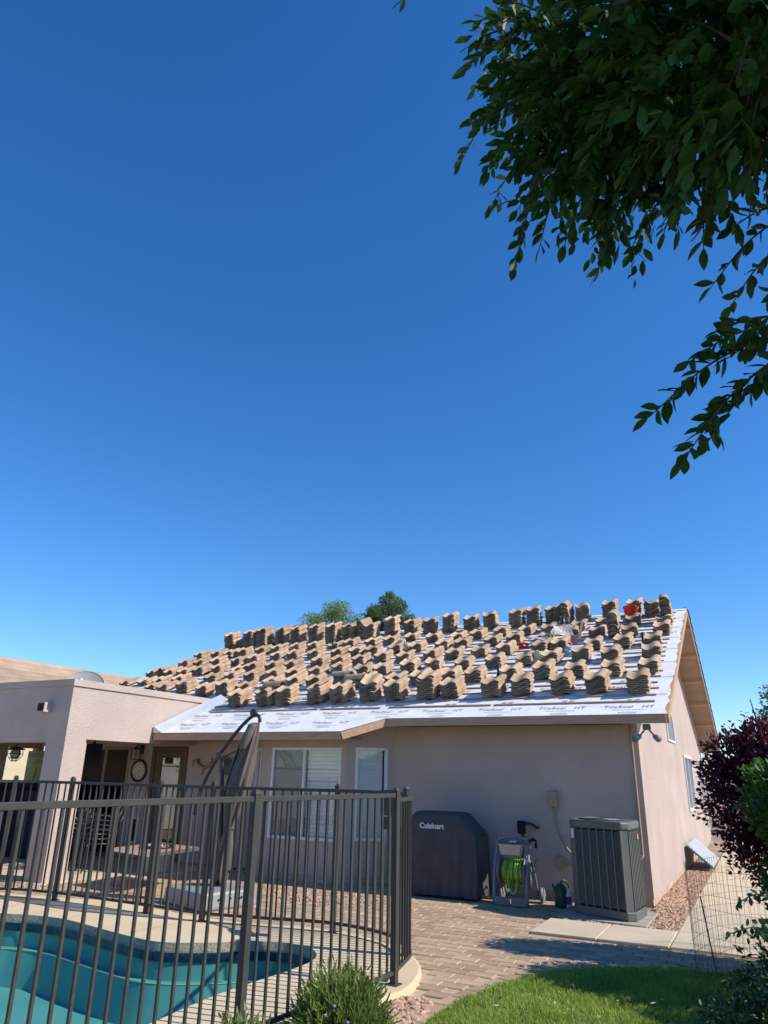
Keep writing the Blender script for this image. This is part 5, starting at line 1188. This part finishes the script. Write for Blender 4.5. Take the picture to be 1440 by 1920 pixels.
tag(np_mesh('grass', V, F, 'grass'),'short bright green lawn grass','grass',kind='stuff')
P_ = poly_pts(LAWN+[(0,8.1),(0,5),(-2.33,5)],34); o = scatter('fallen_leaves', np.column_stack([P_,np.full(34,.05)]), rdir(34)*np.array([1,1,.2]), np.tile([0,0,1.0],(34,1))+rdir(34)*.4, rng.uniform(.03,.06,34), rng.uniform(.02,.03,34), 'tan'); tag(o,'dry tan leaves scattered over the lawn','leaves',kind='stuff')
# garden wire roll with stake
wf = thing('wire_fence','loose curved roll of rusty garden wire fencing beside the side walk','wire fence',(-.75,8.0,0))
wp = spline([(-.10,7.55),(-.55,7.72),(-.80,8.05),(-.72,8.6),(-.50,9.1),(-.10,9.35),(.35,9.3)],8)
rs = resample(wp,.055)
for p, d in rs: build('vertical_wire', MB().tube([(p.x,p.y,0),(p.x+random.uniform(-.01,.01),p.y,.90+random.uniform(-.01,.01))],.0016,4), 'wire', wf)
for k in range(9): build('line_wire', MB().tube([(p.x,p.y,.03+k*.105+.012*math.sin(6*i*.03+k)) for i,(p,d) in enumerate(rs)],.0016,4), 'wire', wf)
tag(build('plant_stake', MB().tube([(-.62,7.95,0),(-.69,8.05,.62)],.007,6), 'green', loc=(-.62,7.95,0)),'thin green plant stake leaning inside the wire roll','stake')

# ------------------------------------------------------------------ planting
def blob_leaves(blobs, n, L, W, up=.2, shell=.55, droop=0.0, jitter=1.0):
    """points in lumpy ellipsoids; returns P,D,N,L,W"""
    vol = np.array([b[3]*b[4]*b[5] for b in blobs]); cnt = np.maximum(1,(vol**.7/np.sum(vol**.7)*n)).astype(int); P = []; D = []
    for b, c in zip(blobs, cnt):
        u = rdir(c); r = rng.uniform(0,1,c)**(1/3)*(1-shell)+shell*rng.uniform(.82,1.04,c)
        ph = rng.uniform(0,6.28,3); r *= 1+.16*np.sin(5*u[:,0]+ph[0])*np.sin(5*u[:,1]+ph[1])+.12*np.sin(9*u[:,2]+ph[2])+.07*np.sin(13*u[:,0]+11*u[:,2])
        P.append(np.array(b[:3])+u*r[:,None]*np.array(b[3:6])); D.append(u+rdir(c)*jitter+np.array([0,0,up-droop]))
    P = np.vstack(P); D = np.vstack(D); m = len(P); N = rdir(m)+np.array([0,0,.8])
    return P, D, N, rng.uniform(L[0],L[1],m), rng.uniform(W[0],W[1],m)
def branchy(root, base, blobs, r0, material='bark', sub=3):
    base = Vector(base)
    for i, b in enumerate(blobs):
        c = Vector(b[:3]); mid = base.lerp(c,.5)+Vector((random.uniform(-.1,.1),random.uniform(-.1,.1),.08))*b[5]
        br = build('branch', MB().tube(spline([base,mid,c,c+(c-base)*(.22 if r0 < .05 else .03)],4),[r0*(1-.85*k/12) for k in range(13)],6), material, root, smooth=True)
def shrub(name, label, cat, base, blobs, n, L, W, material, stem=.02, **kw):
    t = thing(name, label, cat, base); branchy(t, base, blobs, stem)
    P, D, N, l, w = blob_leaves(blobs, n, L, W, **kw)
    k = P[:,2] > base[2]+.02; o = scatter('foliage', P[k], D[k], N[k], l[k], w[k], material, t); o['kind'] = 'stuff'; return t
# purple-leaved shrub and green shrub beside the side walk
shrub('plum_shrub','tall purple-leaved plum shrub beside the side walk','shrub',(.35,8.7,0),
      [(.20,8.65,1.50,.72,.40,.66),(.55,8.7,1.75,.8,.40,.50),(-.15,8.6,1.45,.48,.36,.55),(.15,8.6,1.0,.55,.36,.45),(-.20,8.6,1.78,.38,.32,.34),(1.1,8.7,1.85,.7,.4,.5),(.05,8.5,2.0,.28,.25,.22),(.5,8.6,.8,.5,.36,.4)],
      23000,(.04,.07),(.025,.04),'plum',.03, shell=.45, up=.35)
P = []; D = []
for i in range(46):      # single upright shoots above the crown
    b = np.array([rng.uniform(-.35,1.2), rng.uniform(8.35,8.95), rng.uniform(1.85,2.15)]); d = np.array([rng.normal()*.3,rng.normal()*.3,1.0]); d /= np.linalg.norm(d); ln = rng.uniform(.10,.28)
    for s in np.linspace(0,1,9): P.append(b+d*ln*s); D.append(rdir(1)[0]+d*.4)
P = np.array(P); o = scatter('shoot_leaves', P, np.array(D), rdir(len(P)), rng.uniform(.04,.06,len(P)), rng.uniform(.02,.028,len(P)), 'plum', bpy.data.objects['plum_shrub']); o['kind'] = 'stuff'
shrub('green_shrub','dense green leafy shrub in front of the purple plum','shrub',(.70,7.6,0),
      [(.55,7.6,1.20,.66,.6,.72),(.72,7.6,1.62,.65,.55,.36),(.45,7.6,.75,.55,.6,.6),(.18,7.7,1.5,.36,.45,.38),(1.3,7.6,1.2,.75,.7,.8)],
      17000,(.05,.09),(.035,.055),'hedge',.03, shell=.5, up=.25)
shrub('climbing_vine','dark leafy vine spilling over the lower right of the lawn','vine',(.35,5.9,0),
      [(.55,5.7,.50,.75,.7,.5),(.15,6.2,.32,.55,.5,.34),(-.15,5.75,.20,.45,.45,.20),(.8,6.6,.75,.6,.6,.5),(.35,5.0,.3,.5,.5,.3),(.5,7.0,.55,.45,.5,.5),(.62,6.9,.95,.42,.5,.5)],
      16000,(.035,.062),(.022,.036),'vine',.012, shell=.35, up=.1)
t = bpy.data.objects['climbing_vine']; P = []; D = []
for i in range(14):      # arching shoots
    b = Vector((rng.uniform(-.2,.7), rng.uniform(5.3,6.9), rng.uniform(.3,.9))); e = b+Vector((rng.uniform(-.5,-.05),rng.uniform(-.25,.25),rng.uniform(.0,.3))); m_ = (b+e)/2+Vector((0,0,.12)); sp = spline([b,m_,e],6)
    build('shoot', MB().tube(sp,.004,5), 'bark', t)
    for p in sp[2:]:
        for s in range(2): P.append(np.array(p)); D.append(rdir(1)[0]+np.array([-.3,0,-.3]))
P = np.array(P); o = scatter('shoot_leaves', P, np.array(D), rdir(len(P))+np.array([0,0,.8]), rng.uniform(.045,.068,len(P)), rng.uniform(.025,.036,len(P)), 'vine', t); o['kind'] = 'stuff'
# low spiky bushes by the near fence
SPK_V = np.array([(0,-.5,0),(0,.5,0),(.6,.42,.12),(.6,-.42,.12),(1,0,.1)], float); SPK_F = np.array([(0,1,2),(0,2,3),(3,2,4)])
def spiky(name, label, base, rx, ry, h, n):
    t = thing(name, label, 'bush', base); P = []; D = []; b0 = np.array(base)
    for i in range(n):
        u = rdir(1)[0]; u[2] = abs(u[2]); tip = b0+u*np.array([rx,ry,h])*(1+.12*rng.normal()); ax = (tip-b0)*.8+np.array([0,0,.25*h])
        for s in np.linspace(.45,1,9): P.append(b0+(tip-b0)*s); D.append(ax/np.linalg.norm(ax)+rdir(1)[0]*.55)
    P = np.array(P); D = np.array(D)
    for i in range(0,n,12): build('stem', MB().tube([base,Vector(P[i*9+8])*.5+Vector(base)*.5,P[i*9+8]],[.006,.004,.002],5), 'bark', t)
    o = scatter('foliage', P, D, rdir(len(P)), rng.uniform(.04,.075,len(P)), rng.uniform(.008,.015,len(P)), 'rose', t, SPK_V, SPK_F); o['kind'] = 'stuff'
    return t
bsh = spiky('rosemary_bush','spiky green bush with a few lilac flowers beside the gate post',(-2.64,4.72,0),.31,.30,.38,1700)
for x,y,z in ((-2.55,4.46,.30),(-2.60,4.44,.25),(-2.47,4.49,.22)): build('flower', MB().lathe([(.001,-.008),(.009,0),(.011,.008),(.001,.013)],(x,y,z),7), 'flower', bsh)
spiky('rosemary_bush','smaller spiky green bush at the foot of the near fence post',(-2.80,3.86,0),.25,.24,.29,800)
# feathery trees beyond the ridge
def back_tree(name, label, base, blobs, n, material):
    t = thing(name, label, 'tree', base, 'trees beyond the roof ridge'); top = Vector(blobs[0][:3])
    build('trunk', MB().tube(spline([base,Vector(base).lerp(top,.5)+Vector((.2,0,0)),top],5),[.26*(1-.7*k/10) for k in range(11)],8), 'bark', t, smooth=True)
    branchy(t, Vector(base).lerp(top,.7), blobs, .09)
    extra = []
    for b in blobs:
        for k in range(5):
            u = rdir(1)[0]; u[2] = abs(u[2])*.8; c = np.array(b[:3])+u*np.array(b[3:6])*rng.uniform(.85,1.15); q = rng.uniform(.16,.36)*b[3]; extra.append((*c,q,q,q*.8))
    blobs = [(x,y,z,a*.82,b_*.82,c*.8) for x,y,z,a,b_,c in blobs]+extra
    P, D, N, l, w = blob_leaves(blobs, n, (.07,.15), (.035,.06), shell=.15, up=.1)
    o = scatter('crown', P, D, N, l, w, material, t); o['kind'] = 'stuff'
back_tree('feathery_tree','light green feathery tree rising behind the roof ridge at left',(-19.5,31,0),[(-18.7,31,8.6,1.5,1.3,1.1),(-20.0,31,8.0,1.2,1.2,.9),(-17.5,31,8.0,1.2,1.2,.9),(-18.6,31,9.5,.7,.7,.6),(-19.4,31,7.2,2,1.6,1.1),(-20.7,31,8.5,.5,.6,.4),(-18.0,31,9.1,.8,.7,.5),(-19.6,31,9.0,.6,.6,.4)],15000,'mesq')
back_tree('feathery_tree','darker green round tree rising behind the ridge right of the lighter one',(-15.5,31,0),[(-15.5,31,8.8,1.25,1.2,1.05),(-14.6,31,8.2,1.0,1.1,.8),(-16.1,31,8.1,.9,1,.8),(-15.4,31,9.7,.6,.6,.4),(-13.9,31,8.2,.5,.5,.35),(-16.3,31,9.0,.5,.5,.4)],15000,'mesq2')
t = thing('distant_tree','small far tree top at the right edge above the plum','tree',(2.2,30,0)); build('trunk', MB().tube([(2.2,30,0),(2.2,30,3.4)],[.2,.08],8), 'bark', t)
P, D, N, l, w = blob_leaves([(1.9,30,4.3,1.5,1.2,.9),(1.0,30,3.7,.8,.8,.5)],3500,(.12,.22),(.05,.09),shell=.25); o = scatter('crown', P, D, N, l, w, 'mesq2', t); o['kind'] = 'stuff'

# ------------------------------------------------------------------ rest of the yard, seen in the window panes
gw = thing('boundary_wall','pale block boundary wall along the left side of the yard','wall',(-15.9,0,0))
build('blockwork', MB().box(-16.05,-15.9,-9,7.6,0,1.75), 'block', gw); build('coping', MB().box(-16.09,-15.86,-9,7.62,1.75,1.80), 'conc', gw)
gw = thing('boundary_wall','pale block boundary wall across the yard behind the camera','wall',(-5,-9,0))
build('blockwork', MB().box(-15.9,8,-9.15,-9,0,1.75), 'block', gw); build('coping', MB().box(-15.9,8,-9.19,-8.96,1.75,1.80), 'conc', gw)
def palm(x, y, h, label):
    t = thing('palm_tree',label,'tree',(x,y,0)); build('trunk', MB().tube([(x,y,0),(x+.05,y,h*.5),(x,y,h)],[.2,.15,.12],10), 'bark', t, smooth=True); P = []; D = []
    for k in range(34):
        a = rng.uniform(0,6.28); e = rng.uniform(-.5,1.1); d = np.array([np.cos(a)*np.cos(e),np.sin(a)*np.cos(e),np.sin(e)]); L_ = rng.uniform(1.1,1.7)
        for s in np.linspace(.15,1,22):
            p = np.array([x,y,h])+d*L_*s+np.array([0,0,-.7*s*s]); sd_ = np.cross(d,[0,0,1]); sd_ /= np.linalg.norm(sd_)+1e-6
            for q in (-1,1): P.append(p); D.append(d*.6+sd_*q+np.array([0,0,-.3]))
    P = np.array(P); o = scatter('fronds', P, np.array(D), np.tile([0,0,1.0],(len(P),1))+rdir(len(P))*.2, rng.uniform(.3,.5,len(P)), rng.uniform(.03,.05,len(P)), 'mesq', t); o['kind'] = 'stuff'
palm(-17.2,4.2,2.6,'bushy palm beyond the left boundary wall'); palm(-17.4,-2.5,3.0,'taller palm further along the left boundary wall')

# ------------------------------------------------------------------ overhanging ficus
ft = thing('ficus_tree','dark glossy-leaved ficus branch hanging into the sky from the upper right','tree',(2.9,.6,0))
build('trunk', MB().tube(spline([(2.9,.6,0),(2.85,.65,1.2),(2.7,.8,2.4),(2.4,1.0,3.3)],5),[.17-.006*k for k in range(16)],10), 'bark', ft, smooth=True)
for P_ in ([(2.5,.95,3.0),(1.6,1.3,3.5),(.8,1.6,3.7),(.2,1.75,3.85),(-.35,1.9,4.05)],[(2.5,.95,3.0),(1.5,1.5,3.0),(.8,1.8,2.95),(.3,1.9,2.8)],[(2.4,1.0,3.2),(1.5,1.8,3.6),(.8,2.2,3.7),(.3,2.3,3.65)],[(2.4,1.0,3.3),(2.2,1.2,4.5),(1.8,1.5,5.4)],[(2.5,.9,3.2),(2.9,1.6,4.4),(3.0,2.2,5.0)]):
    sp = spline(P_,5); build('limb', MB().tube(sp,[.055*(1-.85*k/(len(sp)-1))+.004 for k in range(len(sp))],7), 'bark', ft, smooth=True)
LEAVES = []     # (pos, dir, normal, length, width)
def twig(a, b, leaf=.075, n=None, stick=True, fan=1.0):
    a, b = Vector(a), Vector(b); L_ = (b-a).length; mid = a.lerp(b,.55)+Vector((0,0,.10*L_)); sp = spline([a,mid,b],8)
    if stick: build('twig', MB().tube(sp,[.0045*(1-.7*k/(len(sp)-1)) for k in range(len(sp))],5), 'bark', ft)
    n = n or max(7,int(L_/.020)); out = []
    for i in range(n):
        t_ = .12+.88*(i+.5)/n; k = t_*(len(sp)-1); i0 = min(len(sp)-2,int(k)); p = sp[i0].lerp(sp[i0+1],k-i0); ax = (sp[i0+1]-sp[i0]).normalized()
        rnd = Vector(rng.normal(size=3)); s = ax.cross(rnd).normalized(); d = (ax*random.uniform(.35,.9)+s*fan*random.uniform(.5,1.0)+Vector((0,0,-.22))).normalized()
        if i == n-1: d = ax
        LEAVES.append((np.array(p),np.array(d),rng.normal(size=3)*.7+np.array([0,0,1.0]),leaf*random.uniform(.75,1.15),leaf*random.uniform(.44,.60)))
HERO = [
((-0.50,2.02,4.21),(-0.80,2.22,4.10),.062),((-0.46,1.89,4.19),(-0.65,1.99,4.20),.062),((-0.47,2.08,3.90),(-0.68,2.24,3.83),.066),((-0.42,2.02,3.69),(-0.58,2.19,3.46),.078),((-0.35,2.04,3.68),(-0.48,2.18,3.50),.08),
((-0.14,2.39,3.77),(-0.35,2.61,3.64),.07),((-0.17,2.36,3.81),(-0.31,2.37,3.77),.066),((0.01,2.27,3.61),(-0.06,2.34,3.52),.07),((0.11,2.11,3.49),(0.08,2.20,3.38),.075),((-0.04,2.25,3.63),(-0.19,2.43,3.56),.07),
((0.35,2.10,3.32),(0.06,2.14,3.12),.072),((0.34,2.14,3.26),(0.11,2.18,3.06),.072),((0.32,2.09,3.33),(0.15,2.12,3.31),.07),((0.27,1.87,2.77),(-0.15,1.88,2.58),.072),((0.24,1.90,2.73),(-0.08,1.94,2.46),.074),
((0.23,1.87,2.78),(-0.03,1.82,2.69),.07),((0.24,1.91,2.71),(-0.01,1.97,2.52),.072),((0.26,1.95,2.84),(0.06,1.96,2.85),.066),((-0.65,1.61,4.34),(-0.80,1.61,4.30),.06),((-0.34,1.83,4.25),(-0.45,1.76,4.28),.07),((-0.50,2.07,4.04),(-0.62,2.13,3.96),.066),((-0.48,2.14,3.70),(-0.64,2.17,3.77),.066),((0.32,2.23,3.63),(0.22,2.27,3.60),.066)]
for i_, (a, b, l) in enumerate(HERO): twig(a, b, l*.8, n=int((Vector(b)-Vector(a)).length/.0115) if 13 <= i_ <= 17 else None)
hero = LEAVES[:]; LEAVES = []
BL = [(-0.38,1.87,4.22,.17),(-0.25,1.91,3.95,.24),(-0.42,1.99,3.99,.17),(-0.06,1.75,3.83,.30),(-0.14,1.90,3.71,.26),(0.11,1.68,3.63,.32),(0.09,1.82,3.53,.24),(0.23,1.56,3.46,.36),(0.25,1.66,3.38,.24),(-0.09,2.04,3.57,.20),(-0.34,2.08,3.79,.15),(0.10,1.98,3.52,.13),(0.33,1.9,2.76,.10)]
for x,y,z,r_ in BL:
    for k in range(int(64*(r_/.25)**2)):
        u = rdir(1)[0]; p = np.array((x,y,z))+u*r_*rng.uniform(.2,.8); twig(p, p+u*rng.uniform(.10,.18)+np.array([-.04,.03,-.05]), rng.uniform(.045,.076), 9, k % 3 == 0)
inner = LEAVES[:]
# the rest of the crown outside the picture shades these branches
P, D, N, l, w = blob_leaves([(1.2,1.4,3.9,.8,.8,.6),(2.0,1.2,4.6,1.1,1.1,.9),(1.3,2.0,4.4,.9,.8,.7),(2.6,2.0,4.8,1.1,1.0,.9),(1.7,1.7,3.5,.6,.6,.5),(.8,1.2,4.5,.8,.7,.5),(2.6,.6,4.2,1.1,1.1,.8),(1.7,2.3,3.8,.6,.6,.5)],15000,(.07,.10),(.035,.05),shell=.2,droop=.3)
hero.sort(key=lambda q: float(np.linalg.norm(q[0]-np.array([0,0,H]))))
lv = bpy.data.meshes.new('leaf'); vv = LEAF_V*np.array([1,1,1]); lv.from_pydata([tuple(v) for v in vv],[],[tuple(f) for f in LEAF_F]); lv.materials.append(M['ficus'])
allh = hero+inner; parts = allh[:300]; rest = allh[300:]
fl_ = wloc(ft)
for p,d,n,ln,wd in parts:
    Dd, Ss, Nn = frames(np.array([d]),np.array([n])); o = mk('leaf', lv, ft)
    mtx = Matrix(((Dd[0][0]*ln,Ss[0][0]*wd,Nn[0][0]*wd,p[0]-fl_.x),(Dd[0][1]*ln,Ss[0][1]*wd,Nn[0][1]*wd,p[1]-fl_.y),(Dd[0][2]*ln,Ss[0][2]*wd,Nn[0][2]*wd,p[2]-fl_.z),(0,0,0,1))); o.matrix_local = mtx
P2 = np.array([q[0] for q in rest]); D2 = np.array([q[1] for q in rest]); N2 = np.array([q[2] for q in rest])
o = scatter('foliage', np.vstack([P2,P]), np.vstack([D2,D]), np.vstack([N2,N]), np.concatenate([[q[3] for q in rest],l]), np.concatenate([[q[4] for q in rest],w]), 'ficus', ft); o['kind'] = 'stuff'
print('objects', len(bpy.data.objects))
